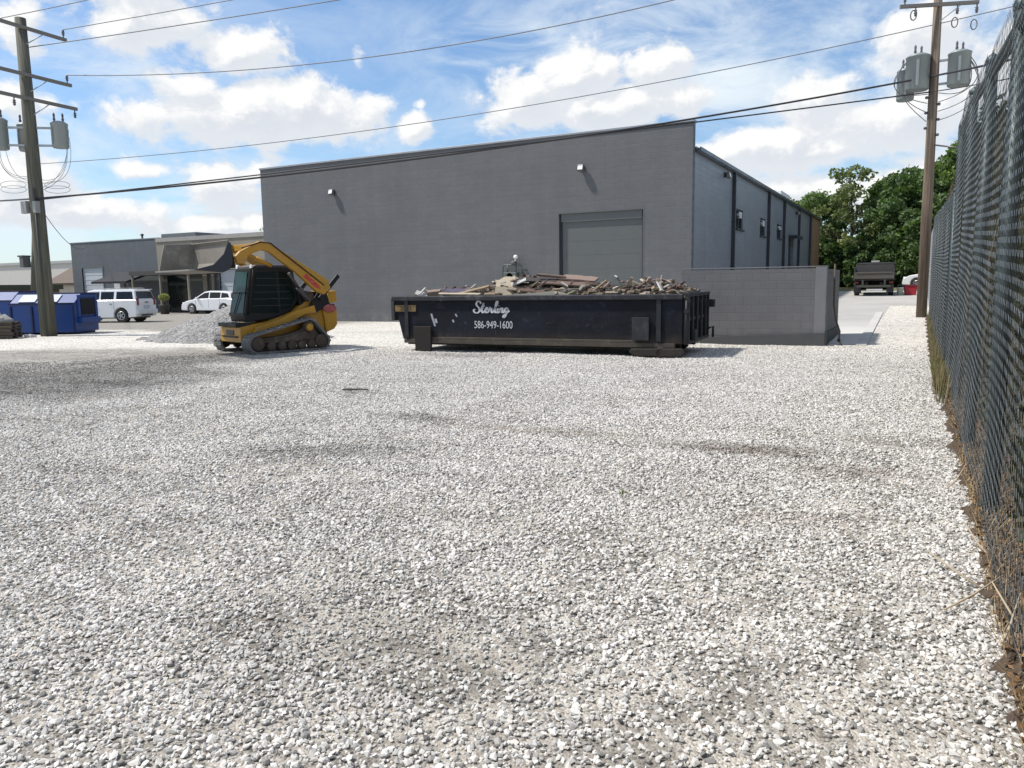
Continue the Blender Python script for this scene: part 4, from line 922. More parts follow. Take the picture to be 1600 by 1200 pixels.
MB().box(6.12,-.035,.36,6.50,.012,.86).build('patch_plate', pm('blue_grey_plate', (.009,.011,.016), .6, 0, .3, 4, dirt=(.07,.07,.07), dirt_amt=.6, dscale=4), dp, .01)
rr = MB(); rr.prism([(6.05,.10),(6.2,.02),(L,.02),(L+.08,.12),(L+.02,.20),(6.1,.18)], 'y', -.04, .05); rr.build('rear_skid', pm('muddy_dark_steel', (.022,.018,.015), .85, 0, .3, 5, dirt=(.06,.045,.035), dirt_amt=.6, dscale=5), dp, .02)
MB().lathe([(.09,-.06),(.11,-.04),(.11,.14),(.09,.16)], (6.75,.02,.11), 'y', 16).lathe([(.09,Wd-.16),(.11,Wd-.14),(.11,Wd+.04),(.09,Wd+.06)], (6.75,0,.11), 'y', 16).lathe([(.09,Wd-.16),(.11,Wd-.14),(.11,Wd+.04),(.09,Wd+.06)], (.92,0,.11), 'y', 16).build('ground_wheel', RUST, dp)
# tailgate
tg = MB().box(L+.005,.06,.30,L+.05,Wd-.06,H-.14).build('tailgate', skp, dp)
q = MB()
for y_ in (.02,.45,.95,1.45,1.95,Wd-.12): q.box(L+.051,y_,.28,L+.15,y_+.10,H-.06)
q.box(L+.051,.02,H-.06,L+.16,Wd-.02,H+.02).box(L+.051,.12,.28,L+.14,Wd-.12,.36).box(L+.051,.12,.78,L+.11,Wd-.12,.86); q.build('gate_rib', ribm, tg, .01)
MB().box(L+.16,Wd-.3,1.02,L+.30,Wd-.1,1.2).tube([(L+.14,Wd-.1,.5),(L+.26,Wd-.1,.55),(L+.26,Wd-.1,.3)], .03).box(L+.15,.3,.35,L+.24,.42,.6).build('latch', ribm, tg, .01)
MB().tube([(L+.10,-.02,.30),(L+.10,-.02,1.22)], .025).lathe([(.05,-.06),(.05,.0)], (L+.10,0,1.0), 'y', 10).build('hinge', ribm, tg)
sc_ = MB()
for (x_,z_,dx,dz,wd_) in ((1.02,.92,.10,-.30,.05),(1.13,.80,.03,-.10,.06),(1.62,.78,.02,-.06,.05),(1.70,.92,.04,-.07,.04),(1.95,.72,.05,.01,.04),(1.05,1.22,.05,.01,.03),(1.30,1.23,.02,.0,.04)):
    sc_.add([(x_,.036,z_),(x_+wd_,.036,z_+.01),(x_+dx+wd_,.036,z_+dz),(x_+dx,.036,z_+dz)], [(0,1,2,3)])
sc_.build('paint_scuff', pm('pale_scuff', (.30,.32,.36), .7, 0, .3, 12), dp)
# lettering: brush script word built from pen strokes, number in block figures
letm = pm('white_lettering', (.50,.52,.54), .6, 0, .12, 8, dirt=(.14,.15,.17), dirt_amt=.5, dscale=9)
def smooth(p, n=6):
    P = [Vector((a,b,0)) for a,b in p]; P = [P[0]]+P+[P[-1]]; out = []
    for i in range(1,len(P)-2):
        for k in range(n):
            t = k/n; out.append(.5*((2*P[i])+(-P[i-1]+P[i+1])*t+(2*P[i-1]-5*P[i]+4*P[i+1]-P[i+2])*t*t+(-P[i-1]+3*P[i]-3*P[i+1]+P[i+2])*t**3))
    out.append(P[-2]); return out
strokes = [  # unit: x-height 1, baseline 0, slanted pen script
 [(1.75,1.95),(1.55,2.35),(1.0,2.45),(.55,2.0),(.7,1.5),(1.15,1.1),(1.35,.55),(1.0,.02),(.35,-.05),(-.15,.25),(-.1,.65),(.3,.7)],
 [(1.45,.3),(1.75,.75),(2.15,1.35),(2.55,2.1)], [(2.55,2.1),(2.2,1.2),(2.0,.45),(2.15,.02),(2.5,.12),(2.85,.55)], [(1.85,1.35),(2.3,1.4),(2.8,1.42)],
 [(2.75,.45),(3.2,.6),(3.5,.9),(3.35,1.1),(3.05,.9),(2.95,.4),(3.15,.02),(3.55,.08),(3.9,.5)],
 [(3.85,.4),(4.2,1.1),(4.25,.95),(4.45,.9),(4.6,.85),(4.5,.4),(4.6,.02),(4.95,.15),(5.2,.5)],
 [(5.1,.4),(5.5,1.0),(6.1,2.0),(6.15,2.4),(5.9,2.3),(5.6,1.4),(5.45,.4),(5.6,.0),(5.95,.15),(6.2,.5)],
 [(6.25,.95),(6.1,.4),(6.2,.02),(6.5,.12),(6.75,.5)], [(6.42,1.45),(6.47,1.52)],
 [(6.8,.95),(6.7,.5),(6.6,.0)], [(6.68,.45),(7.05,.9),(7.4,.95),(7.4,.6),(7.3,.15),(7.55,.02),(7.9,.35)],
 [(8.75,.85),(8.45,1.0),(8.05,.75),(8.0,.3),(8.3,.1),(8.65,.4),(8.85,.95)], [(8.85,.95),(8.62,.3),(8.3,-.4),(7.95,-.95),(7.6,-1.0),(7.6,-.7),(8.05,-.35),(8.7,.05),(9.2,.45)]]
lt = MB(); SX, SZ, X0, Z0 = .100, .110, 2.24, .955
for s_ in strokes:
    pts = smooth(s_); w = .034 if len(s_) > 3 else .032
    vs = []
    for i,p in enumerate(pts):
        d = (pts[min(i+1,len(pts)-1)]-pts[max(i-1,0)]); d.normalize()
        ww = w*(.55+.65*abs(d.y))*(.7 if i in (0,len(pts)-1) else 1)
        nx, nz = -d.y*ww*.5*1.15, d.x*ww*.5*1.15
        x_, z_ = X0+p.x*SX, Z0+p.y*SZ
        vs += [(x_+nx, .034, z_+nz), (x_-nx, .034, z_-nz)]
    lt.add(vs, [(2*i,2*i+1,2*i+3,2*i+2) for i in range(len(pts)-1)])
o = lt.build('company_name', letm, dp)
m_ = o.modifiers.new('t','SOLIDIFY'); m_.thickness = .003
def text(name, body, size, loc, mat, parent, bold=.0, sx=1.0, rot=(R(90),0,0)):
    cu = bpy.data.curves.new(name,'FONT'); cu.body = body; cu.size = size; cu.offset = bold; cu.extrude = .002; cu.align_x = 'CENTER'
    o = bpy.data.objects.new(name, cu); COL.objects.link(o)
    dg = bpy.context.evaluated_depsgraph_get(); me = bpy.data.meshes.new_from_object(o.evaluated_get(dg)); bpy.data.objects.remove(o)
    o = link(name, me, mat, parent); me.materials.clear(); me.materials.append(mat); o.location = loc; o.rotation_euler = rot; o.scale = (sx,1,1); return o
text('phone_number', '586-949-1600', .25, (2.73,.034,.585), letm, dp, .0, .72)
text('plate_number', '2063', .15, (.33,.008,1.01), pm('plate_digits', (.05,.03,.015), .7), dp, .003, 1.1)

# ================================================================== DEBRIS (rests in the skip: every large piece its own thing)
TR = Matrix.Translation((-11.66,15.70,0)) @ Matrix.Rotation(R(3.5),4,'Z')
def crown(u):   # height of the heap above the rim along the skip
    return float(np.interp(u, [0.2,.8,1.6,2.2,2.9,3.5,4.2,4.8,5.3,6.0,6.8,7.2], [.10,.17,.22,.27,.36,.37,.38,.33,.27,.27,.24,.14]))
bm = MB(); 
for i in range(2600):
    u = rng.uniform(.15,7.15); vv = rng.uniform(.2,2.2); e = 1-abs(vv-1.2)/1.25
    z = 1.27 + (crown(u)*.9+.02)*min(1,e*1.6) - .05 + rng.uniform(-.06,.05)
    s = rng.uniform(.02,.07)*(1.5 if rng.random()<.2 else 1)
    mt = Matrix.Translation((u,vv,z)) @ Matrix.Rotation(rng.uniform(0,6),4,'Z') @ Matrix.Rotation(rng.uniform(-.9,.9),4,'X')
    bm.box(-s*rng.uniform(.8,2.6),-s,-s*.35,s*rng.uniform(.8,2.6),s,s*.35,mt)
bm.prism([(.1,.7),(.1,1.12),(1.2,1.22),(2.9,1.36),(4.2,1.44),(5.2,1.26),(7.1,1.16),(7.1,.7)], 'y', .12, 2.28)
def debris_mat():
    m,t,b = mat_new('mixed_rubble'); g = t.new('ShaderNodeNewGeometry'); r = g.outputs['Random Per Island']
    cr = t.new('ShaderNodeValToRGB'); t.l.new(r, cr.inputs[0]); cr.color_ramp.interpolation='CONSTANT'; e = cr.color_ramp.elements
    e[0].color=(.075,.055,.042,1); e[1].position=.9; e[1].color=(.20,.18,.155,1)
    for p_,c_ in [(.16,(.20,.155,.105,1)),(.30,(.11,.08,.066,1)),(.44,(.27,.225,.165,1)),(.54,(.05,.045,.043,1)),(.66,(.34,.32,.27,1)),(.72,(.13,.13,.08,1)),(.80,(.14,.10,.082,1))]:
        q = e.new(p_); q.color = c_
    t.l.new(cr.outputs[0], b.inputs['Base Color']); b.inputs['Roughness'].default_value=.9; return m
rubble = bm.build('rubble', debris_mat()); rubble.matrix_world = TR; tag(rubble, 'mixed splintered wood and plaster rubble filling the black skip', 'rubble', kind='stuff')
def piece(name, label, cat, u, v, z, size, rot, mat, group=None, notch=False):
    l_, w_, h_ = size; o = MB()
    n = 7; pts = []
    for k in range(n+1): pts.append((-l_/2+l_*k/n, -w_/2+random.uniform(-.06,.06)*w_))
    for k in range(n+1): pts.append((l_/2-l_*k/n+random.uniform(-.02,.02), w_/2+random.uniform(-.10,.10)*w_))
    o.prism(pts, 'z', -h_/2, h_/2)
    ob = o.build(name, mat, None)
    m_ = ob.modifiers.new('bend','SIMPLE_DEFORM'); m_.deform_method='BEND'; m_.angle=random.uniform(-.12,.12); m_.deform_axis='Z' 
    ob.modifiers.remove(m_)
    ob.matrix_world = TR @ Matrix.Translation((u,v,z)) @ Matrix.Rotation(rot[2],4,'Z') @ Matrix.Rotation(rot[1],4,'Y') @ Matrix.Rotation(rot[0],4,'X')
    return tag(ob, label, cat, group)
brn = pm('brown_sheet', (.10,.062,.048), .85, 0, .25, 5, dirt=(.17,.13,.105), dirt_amt=.5, dscale=4)
brn2 = pm('reddish_board', (.115,.075,.06), .85, 0, .25, 5, dirt=(.20,.15,.12), dirt_amt=.5, dscale=4)
pink = pm('pinkish_board', (.21,.15,.12), .85, 0, .2, 5, dirt=(.15,.10,.08), dirt_amt=.5, dscale=5)
plast = pm('cream_plaster', (.36,.31,.235), .9, 0, .15, 5, dirt=(.2,.17,.12), dirt_amt=.5, dscale=4)
whit = pm('white_scrap', (.42,.41,.385), .8, 0, .1)
lum = pm('raw_lumber', (.23,.17,.11), .85, 0, .2, 6, dirt=(.15,.11,.07), dirt_amt=.5)
gry = pm('grey_sheet', (.13,.145,.14), .7, 0, .15)
purp = pm('purple_film', (.065,.05,.085), .6)
P = [('panel','long dark brown sheet lying across the middle of the skip','panel',3.75,.55,1.50,(1.6,.7,.035),(.22,.07,-.05),brn),
 ('panel','reddish brown broken sheet on top of the debris near the roller door','panel',4.35,.75,1.64,(1.2,.6,.03),(.20,.06,.03),brn2),
 ('panel','pinkish tan board uppermost on the debris heap','panel',4.55,1.0,1.73,(.9,.4,.04),(.22,.09,.0),pink),
 ('panel','thin brown sheet sagging over the skip rim right of the middle','panel',4.9,.45,1.42,(1.5,.7,.025),(.35,.06,-.03),brn),
 ('plaster_slab','cream plaster slab standing on the rim left of the brown sheets','plaster slab',2.95,.28,1.44,(.55,.22,.05),(1.35,.05,.05),plast),
 ('plaster_slab','crumpled pale plaster piece above the cream slab','plaster slab',2.85,.55,1.62,(.5,.4,.05),(.8,-.25,.3),plast),
 ('board','white splintered board end beside the plaster pieces','board',3.20,.5,1.66,(.36,.1,.03),(.6,-.35,.4),whit),
 ('plank','pale plank rising to the right over the left half of the skip','plank',2.05,.35,1.48,(.85,.11,.04),(.4,-.22,.12),lum),
 ('plank','brown plank lying below the pale rising plank','plank',2.35,.55,1.47,(.9,.13,.04),(.5,-.16,-.1),brn2),
 ('plank','short reddish plank stub on the left rim of the skip','plank',1.0,.3,1.43,(.34,.2,.12),(.3,-.1,.2),pink),
 ('plastic_film','strip of dull purple film caught on the left part of the debris','film',1.35,.55,1.48,(.75,.25,.02),(.35,.0,.1),purp),
 ('panel','upright dark grey corner of sheet sticking up at the right of the heap','panel',5.42,.9,1.52,(.46,.46,.02),(1.45,.78,.0),gry),
 ('plank','light lumber piece leaning against the grey sheet corner','plank',5.2,.45,1.52,(.48,.09,.04),(.3,-.65,.1),lum),
 ('stick','thin white stick standing upright near the right end of the skip','stick',6.62,.5,1.55,(.40,.025,.02),(0,-1.50,.0),whit),
 ('panel','dark crumpled felt strip at the crest of the debris','panel',3.45,.9,1.72,(1.2,.5,.03),(.2,.02,.05),pm('dark_felt',(.04,.032,.03),.9)),
 ('plank','brown plank end jutting up in the centre of the heap','plank',3.9,.85,1.80,(.7,.14,.05),(.2,.10,.15),brn2),
 ('white_rag','small crumpled white scraps on the left corner of the rim','scrap',.68,.2,1.40,(.3,.18,.05),(.6,.3,.4),whit),
 ('panel','grey green sheet lying flat on the far side of the heap','panel',3.0,1.6,1.66,(1.1,.7,.03),(.1,.05,.0),gry),
 ('plank','pale yellow lath lying along the left rim','plank',1.75,.2,1.40,(1.1,.09,.03),(.4,.02,.02),plast)]
for p in P: piece(*p)
# splintered offcuts, looking alike
pale = [plast, lum, whit, pink, brn, brn2]
off0 = None
for i in range(70):
    u = rng.uniform(4.95,7.1) if i < 42 else rng.uniform(.5,4.8); v_ = rng.uniform(.15,1.3)
    z = 1.36 + crown(u)*min(1,(v_+.35)) + rng.uniform(-.02,.05)
    l_ = rng.uniform(.10,.30)
    piece('offcut', 'small splintered pale or brown offcut among the skip debris', 'offcut', u, v_, z, (l_, rng.uniform(.03,.10), rng.uniform(.015,.04)), (rng.uniform(-1,1), rng.uniform(-.9,.9), rng.uniform(-1.5,1.5)), pale[int(rng.integers(0,6))], 'offcuts scattered over the skip')
# ================================================================== UTILITY POLES
def wood_pole(name='pole_wood', col=(.155,.125,.095)):
    m,t,b = mat_new(name); g = t.new('ShaderNodeTexCoord').outputs['Object']
    n = t.noise(t.vm('MULTIPLY', g, (14,14,.5)), 1.5, 7, .65); n2 = t.noise(t.vm('MULTIPLY', g, (2,2,.3)), 1.2, 4)
    c = t.mix(t.ss(n,.35,.7), tuple(v*.55 for v in col)+(1,), tuple(v*1.25 for v in col)+(1,)); c = t.mix(t.m('MULTIPLY',t.ss(n2,.45,.65),.35), c, (.11,.12,.085,1))
    t.put(b.inputs['Base Color'], c); b.inputs['Roughness'].default_value=.9
    bn = t.new('ShaderNodeBump'); bn.inputs['Strength'].default_value=.6; bn.inputs['Distance'].default_value=.02; t.put(bn.inputs['Height'], n); t.l.new(bn.outputs[0], b.inputs['Normal']); return m
WL = wood_pole('grey_green_pole', (.125,.120,.095)); WR = wood_pole('brown_pole', (.20,.145,.105))
tin = pm('transformer_grey', (.24,.275,.28), .45, .1, .08, dirt=(.2,.2,.19), dirt_amt=.35, streak=True)
cer = pm('insulator_brown', (.10,.09,.10), .3)
wire = pm('cable_black', (.03,.03,.033), .6); wire_g = pm('cable_grey', (.17,.175,.185), .6)
def transformer(parent, x, y, z, r=.30, h=.95):
    o = MB().lathe([(r*.9,0),(r,.04),(r,h),(r*1.05,h+.01),(r*1.05,h+.05),(r*.7,h+.12),(.05,h+.15)], n=22).build('transformer', tin, parent); o.location = (x,y,z)
    MB().lathe([(.04,h+.05),(.05,h+.1),(.03,h+.15),(.05,h+.2),(.03,h+.25),(.04,h+.36),(.015,h+.42)], (.08,.10,0), n=10).lathe([(.04,h+.05),(.05,h+.1),(.03,h+.15),(.05,h+.2),(.03,h+.25),(.04,h+.36),(.015,h+.42)], (-.1,-.10,0), n=10).build('bushing', cer, o)
    MB().box(-r*.12,-r-.03,.1,r*.12,-r+.02,h-.12).build('fin', tin, o)
    return o
def insulator(parent, x, y, z, hang=False):
    s = -1 if hang else 1
    o = MB().lathe([(.02,0),(.02,s*.08),(.055,s*.10),(.03,s*.14),(.06,s*.17),(.035,s*.21),(.045,s*.25),(.02,s*.28)] if s > 0 else [(.02,-.28),(.045,-.25),(.035,-.21),(.06,-.17),(.03,-.14),(.055,-.10),(.02,-.08),(.02,0)], n=12).build('insulator', cer, parent); o.location = (x,y,z)
    return o
def arm_(parent, z, ang, l0, l1, mat, ins=(), hang=()):
    d = Vector((math.cos(ang), math.sin(ang), 0)); off = Vector((-d.y, d.x, 0))*-.17
    o = MB().beam(d*l0+off+Vector((0,0,z)), d*l1+off+Vector((0,0,z)), .09, .11).build('crossarm', mat, parent)
    for l in ins: insulator(parent, *(d*l+off+Vector((0,0,z+.055))))
    for l in hang: insulator(parent, *(d*l+off+Vector((0,0,z-.055))), hang=True)
    MB().beam(d*(.7)+off*1.1+Vector((0,0,z-.02)), off*1.1+Vector((0,0,z-.55)), .03, .03).build('arm_brace', STEEL, parent) if l1-l0 > 1.8 else None
def loops(parent, z0, side, n, spread=.7, r=.011, down=1.2):
    m_ = MB()
    for k in range(n):
        a = rng.uniform(-.6,.6); w = spread*rng.uniform(.6,1.2)
        top = Vector((side*rng.uniform(.5,.9), rng.uniform(-.25,.15), z0+rng.uniform(-.1,.5))); end = Vector((side*.17, -.12, z0-down*rng.uniform(.6,1.0)))
        mid = (top+end)/2 + Vector((side*w*.8, a*.3, -.25*rng.uniform(.3,1.5)))
        pts = [top*(1-t)**2+mid*2*t*(1-t)+end*t*t for t in np.linspace(0,1,12)]
        m_.tube(pts, r, 5, False)
    m_.build('jumper_cable', wire_g, parent)
UDIR = Vector((.72,.69,0))   # across the view at the left pole
lp = empty('utility_pole', 'tall grey green utility pole with three crossarms in front of the blue bins', 'utility pole', (-27.89,16.75,0), 0, 'wooden utility poles')
MB().tube([(0,0,-.3),(-.0,0,3.5),(0,0,7),(0,0,10.95)], [.27,.245,.215,.175], 18).build('shaft', WL, lp)
aL = R(94)
arm_(lp, 10.62, aL, -1.6, 1.55, pm('arm_wood', (.17,.16,.15), .85), (-1.45,1.45))
arm_(lp, 9.05, aL, -1.7, 1.60, pm('arm_wood', ()), (-1.5,1.45))
arm_(lp, 8.25, aL, -1.8, 1.75, pm('arm_wood', ()), (), (-1.6,-.6,1.65))
d = Vector((math.cos(aL), math.sin(aL),0))
dn = Vector((.80,.60,0)); transformer(lp, dn.x*.95, dn.y*.95, 6.62, .27, .78); transformer(lp, -dn.x*1.05, -dn.y*1.05, 6.55, .31, .95); transformer(lp, -.45, .10, 6.55, .26, .85)
MB().beam(dn*-1.1+Vector((0,0,7.3)), dn*1.0+Vector((0,0,7.3)), .07, .07).beam(dn*-1.1+Vector((0,0,6.7)), dn*1.0+Vector((0,0,6.7)), .07, .07).build('transformer_bracket', STEEL, lp)
for s_ in (-1,1):
    m_ = MB()
    for k in range(4):
        top = dn*(s_*rng.uniform(.8,1.25))+Vector((0,0,rng.uniform(6.6,7.3))); end = dn*(s_*.2)+Vector((0,0,5.25+rng.uniform(-.15,.4))); mid = dn*(s_*rng.uniform(.7,1.5))+Vector((0,0,rng.uniform(5.1,5.7)))
        m_.tube([top*(1-t)**2+mid*2*t*(1-t)+end*t*t for t in np.linspace(0,1,14)], .008, 5, False)
    for k in range(2):
        c0 = dn*(s_*.3)+Vector((0,0,5.35-.16*k)); m_.tube([c0+dn*(s_*.42*(1-math.cos(t)))+Vector((0,0,-.13*math.sin(t))) for t in np.linspace(0,6.28,18)], .008, 5, False)
    m_.build('jumper_cable', wire_g, lp)
build_each(MB().box(-.45,-.33,4.35,-.12,-.18,4.78).box(.20,-.30,4.35,.38,-.12,4.75), 'junction_box', pm('box_grey', (.24,.25,.25), .6), lp, .02)
MB().tube([(.2,-.22,.0),(.2,-.19,5.2)], .035, 8).build('conduit', pm('conduit_dark', (.06,.065,.06), .7), lp)
lp2 = empty('utility_pole', 'thin dark utility pole standing beyond the blue bins left of the thick pole', 'utility pole', (-50.4,29.4,0), 0, 'wooden utility poles')
MB().tube([(0,0,-.3),(.55,.5,7.6)], [.24,.18], 12).build('shaft', WL, lp2)
MB().box(-.35,-.38,3.15,.05,.1,3.85).box(-.48,-.42,3.8,.05,.15,3.9).build('equipment_box', pm('box_dark', (.09,.095,.095), .7), lp2, .02)
rp = empty('utility_pole', 'brown utility pole with two grey transformers beside the chain link fence', 'utility pole', (.03,30.6,float(gz(.03,30.6))), 0, 'wooden utility poles')
MB().tube([(0,0,-.3),(0,0,4),(0,0,11.3)], [.17,.165,.125], 16).build('shaft', WR, rp)
rz = float(gz(0,30.6)); arm_(rp, 10.62-rz, R(20), -1.25, 1.2, pm('arm_wood', ()), (-1.1,), (-.75,.55,1.15))
transformer(rp, -.50, -.12, 7.95-rz, .37, 1.05); transformer(rp, .72, -.1, 7.95-rz, .34, 1.0); transformer(rp, -.86, .35, 7.75-rz, .28, .95)
MB().beam((-.8,-.02,8.85-rz),(.9,-.02,8.85-rz),.07,.07).beam((-.8,-.02,8.1-rz),(.9,-.02,8.1-rz),.07,.07).beam((1.0,-.1,8.0-rz),(1.0,-.1,8.9-rz),.12,.12).build('transformer_bracket', STEEL, rp)
m_ = MB()
for s_ in (-1,1):
    for k in range(4):
        top = Vector((s_*rng.uniform(.75,1.0),-.2,8.9-rz)); end = Vector((s_*.16,-.1,7.1-rz+.3*k-.2)); mid = Vector((s_*rng.uniform(1.3,2.0),-.25,7.6-rz+rng.uniform(-.4,.6)))
        m_.tube([top*(1-t)**2+mid*2*t*(1-t)+end*t*t for t in np.linspace(0,1,14)], .014, 5, False)
m_.build('jumper_cable', wire_g, rp)
m_ = MB()
for k in range(6): m_.lathe([(.03,0),(.05,.02),(.05,.07),(.03,.09)], (-.19 if k%2 else .19,-.05,6.4-rz+.25*k), n=8)
m_.tube([(.15,-.1,6.1-rz),(.9,-.3,5.9-rz),(1.2,-.3,5.75-rz)], .03, 6).build('spool_insulator', cer, rp)
for q, h_ in ((-.75,10.45),(.55,10.15),(1.15,10.05)):
    c_ = Vector((math.cos(R(20))*q, math.sin(R(20))*q-.17, h_-rz)); MB().tube([c_+Vector((.09*math.cos(t),0,.16*math.sin(t)-.12)) for t in np.linspace(0,6.28,14)], .02, 5, False).build('wire_loop', wire_g, rp)

# ================================================================== OVERHEAD CABLES
def cable(label, a, b, sag, r, mat, n=40):
    a = Vector(a); b = Vector(b); pts = [a.lerp(b,t)+Vector((0,0,-4*sag*t*(1-t))) for t in np.linspace(0,1,n)]
    o = MB().tube(pts, r, 6, False).build('overhead_cable', mat); return tag(o, label, 'cable', 'overhead cables')
cable('thin cable leaving the top crossarm of the left pole towards the upper left corner', (-27.80,18.20,10.95), (-10.44,22.71,12.04), 0.05, .014, wire_g)
cable('thin cable from the outer end of the top crossarm at the very top left corner', (-28.58,16.5,11.0), (-21.16,18.34,11.62), 0.05, .014, wire_g)
cable('thin cable rising from the left pole between the top and middle crossarms', (-27.95,16.95,10.05), (-5.32,24.43,11.86), .13, .016, wire_g)
cable('sagging cable from the middle crossarm of the left pole up to the top edge', (-27.80,18.20,9.38), (-1.08,24.98,10.91), 1.0, .015, wire_g)
cable('long thin cable crossing the sky above the warehouse to the upper right', (-49.58,30.09,9.59), (5.98,44.6,14.48), 1.22, .022, wire_g, 60)
cable('thick dark cable strung between the two utility poles across the warehouse front', (-27.75,16.6,4.85), (-.1,30.45,8.35), .42, .034, wire, 60)
cable('lower dark cable strung between the two utility poles just below the thick one', (-27.75,16.6,4.80), (-.1,30.45,7.85), .08, .024, wire, 60)
cable('thick dark cable running from the right pole over the near fence', (-.1,30.45,8.35), (3.22,21.76,6.79), .03, .034, wire)
cable('lower thin cable running from the right pole over the near fence', (-.1,30.45,7.85), (3.22,21.76,6.35), .05, .018, wire)
cable('thick dark cable leaving the left pole towards the left edge', (-40.05,20.52,5.82), (-27.75,16.6,4.85), .02, .034, wire)
cable('thin service cable dropping from the left pole to the workshop roof', (-27.8,16.9,4.4), (-57.0,38.1,5.4), .9, .014, wire)
cable('thin cable leaving the right pole crossarm towards the upper right corner', (.6,30.3,10.75), (8,24,11.2), .2, .012, wire_g)

# ================================================================== CHAIN LINK FENCE
galv = pm('fence_wire', (.16,.175,.175), .45, .55, .15, 6, dirt=(.06,.05,.04), dirt_amt=.3)
postm = pm('fence_post_paint', (.060,.080,.085), .5, .4, .12, 5, dirt=(.10,.09,.07), dirt_amt=.3)
def mesh_panel(Lp, Hp, p=.070, r=.0015):
    nW = int(Lp/p); nz = int(Hp/(p/2)); V = []; F = []
    z = np.arange(nz+1)*(p/2)
    for i in range(nW+1):
        jx = rng.normal(size=nz+1)*.0035; jx += .006*np.sin(z*3+i*.35)
        x = i*p + np.where(np.arange(nz+1)%2==0, -1, 1)*(p/2*.97) + jx
        y = np.where(np.arange(nz+1)%2==0, -1, 1)*r*.9 + .006*np.sin(z*2.1+i*.21) + rng.normal(size=nz+1)*.0015
        ring = [(r,0),(-r*.5,r*.87),(-r*.5,-r*.87)]
        b0 = len(V)
        for k in range(nz+1):
            for (a,b) in ring: V.append((b+y[k], x[k]+ (a*.7 if k%2 else -a*.7), z[k]+a*.7))
        for k in range(nz):
            for q in range(3): F.append((b0+3*k+q, b0+3*k+(q+1)%3, b0+3*k+3+(q+1)%3, b0+3*k+3+q))
    me = bpy.data.meshes.new('mesh_panel'); me.from_pydata(V, [], F); me.materials.append(galv); return me
def fence_line(pts, Hs, label):
    """pts: post positions in plan, one panel between each pair"""
    t = empty('chain_link_fence', label, 'fence', (0,0,0))
    prev = None; pan = {}
    for i,(x,y) in enumerate(pts):
        z0 = float(gz(x,y)); H = Hs[i]
        o = MB().tube([(0,0,-.2),(0,0,H)], .050, 12).lathe([(.053,H-.01),(.058,H+.03),(.03,H+.07),(.005,H+.09)], n=12).build('post', postm, t); o.location = (x,y,z0)
        if prev:
            (xa,ya,za,Ha) = prev; a = Vector((xa,ya,za+Ha-.09)); b = Vector((x,y,z0+H-.09))
            MB().tube([a,b], .042, 10, False).build('top_rail', postm, t)
            MB().tube([Vector((xa-.06,ya,za+.06)),Vector((x-.06,y,z0+.06))], .004, 5, False).build('tension_wire', postm, t)
            Lp = math.hypot(x-xa,y-ya); hh = round((Ha+H)/2+.06,1)
            key = (round(Lp,1),hh)
            if key not in pan: pan[key] = mesh_panel(Lp, hh)
            o = bpy.data.objects.new('mesh_panel', pan[key]); COL.objects.link(o); o.parent = t
            # the mesh is stretched along the sloping rail
            sl = (z0+H-za-Ha)/Lp; an = math.atan2(y-ya,x-xa)-math.pi/2; off = (Ha+.07-hh)
            o.matrix_local = Matrix.Translation((xa-.058,ya,za+off)) @ Matrix.Rotation(an,4,'Z') @ Matrix(((1,0,0,0),(0,1,0,0),(0,sl,1,0),(0,0,0,1)))
        prev = (x,y,z0,H)
    return t
fence_line([(.46,-1.5),(.47,.95),(.48,3.4),(.47,5.85),(.46,8.3),(.46,11.4),(.46,14.7)], [2.9,2.95,3.02,3.22,3.50,3.85,4.0], 'tall near stretch of dark chain link fence along the right edge')
fence_line([(.43,14.8),(.41,18.0),(.39,22.0)], [3.0,3.1,3.25], 'middle stretch of chain link fence beyond the tall near stretch')
fence_line([(.39,22.1),(.36,25.0),(.33,27.8),(.31,30.3)], [3.25,3.3,3.3,3.3], 'far stretch of chain link fence ending beside the brown utility pole')
vs = empty('panel_fence', 'pale grey panel screen behind the far chain link fence', 'fence', (0,0,0))
k = MB()
for i in range(60):
    y_ = 31.2+i*.25; z0 = float(gz(.3,y_)); k.box(.30+.02*(i%2), y_, z0, .33+.02*(i%2), y_+.245, z0+3.25)
k.build('panel', pm('pale_grey_slat', (.32,.33,.35), .6, 0, .1), vs)
MB().beam((.38,31.2,3.2),(.38,46,3.5),.05,.08).beam((.38,31.2,.9),(.38,46,1.2),.05,.08).build('rail', STEEL, vs)

# ================================================================== VEGETATION
def leaf_mat(name, cols, rough=.6, trans=True):
    m,t,b = mat_new(name); r = t.new('ShaderNodeNewGeometry').outputs['Random Per Island']
    cr = t.new('ShaderNodeValToRGB'); t.l.new(r, cr.inputs[0]); e = cr.color_ramp.elements; e[0].color=(*cols[0],1); e[1].color=(*cols[-1],1)
    for i,c in enumerate(cols[1:-1]): q = e.new((i+1)/(len(cols)-1)); q.color=(*c,1)
    g = t.new('ShaderNodeTexCoord').outputs['Object']; n = t.noise(g, .5, 4)
    c = t.mix(t.m('MULTIPLY',t.ss(n,.4,.65),.45), cr.outputs[0], t.vm('MULTIPLY', cr.outputs[0], (1.5,1.35,.9)))
    t.put(b.inputs['Base Color'], c); b.inputs['Roughness'].default_value = rough; b.inputs['Specular IOR Level'].default_value=.3
    if trans:
        tr = t.new('ShaderNodeBsdfTranslucent'); t.put(tr.inputs[0], t.vm('MULTIPLY', c, (1.2,1.5,.5))); mx = t.new('ShaderNodeMixShader'); mx.inputs[0].default_value=.28
        out = [n_ for n_ in t.n if n_.type=='OUTPUT_MATERIAL'][0]; t.l.new(b.outputs[0], mx.inputs[1]); t.l.new(tr.outputs[0], mx.inputs[2]); t.l.new(mx.outputs[0], out.inputs[0])
    return m
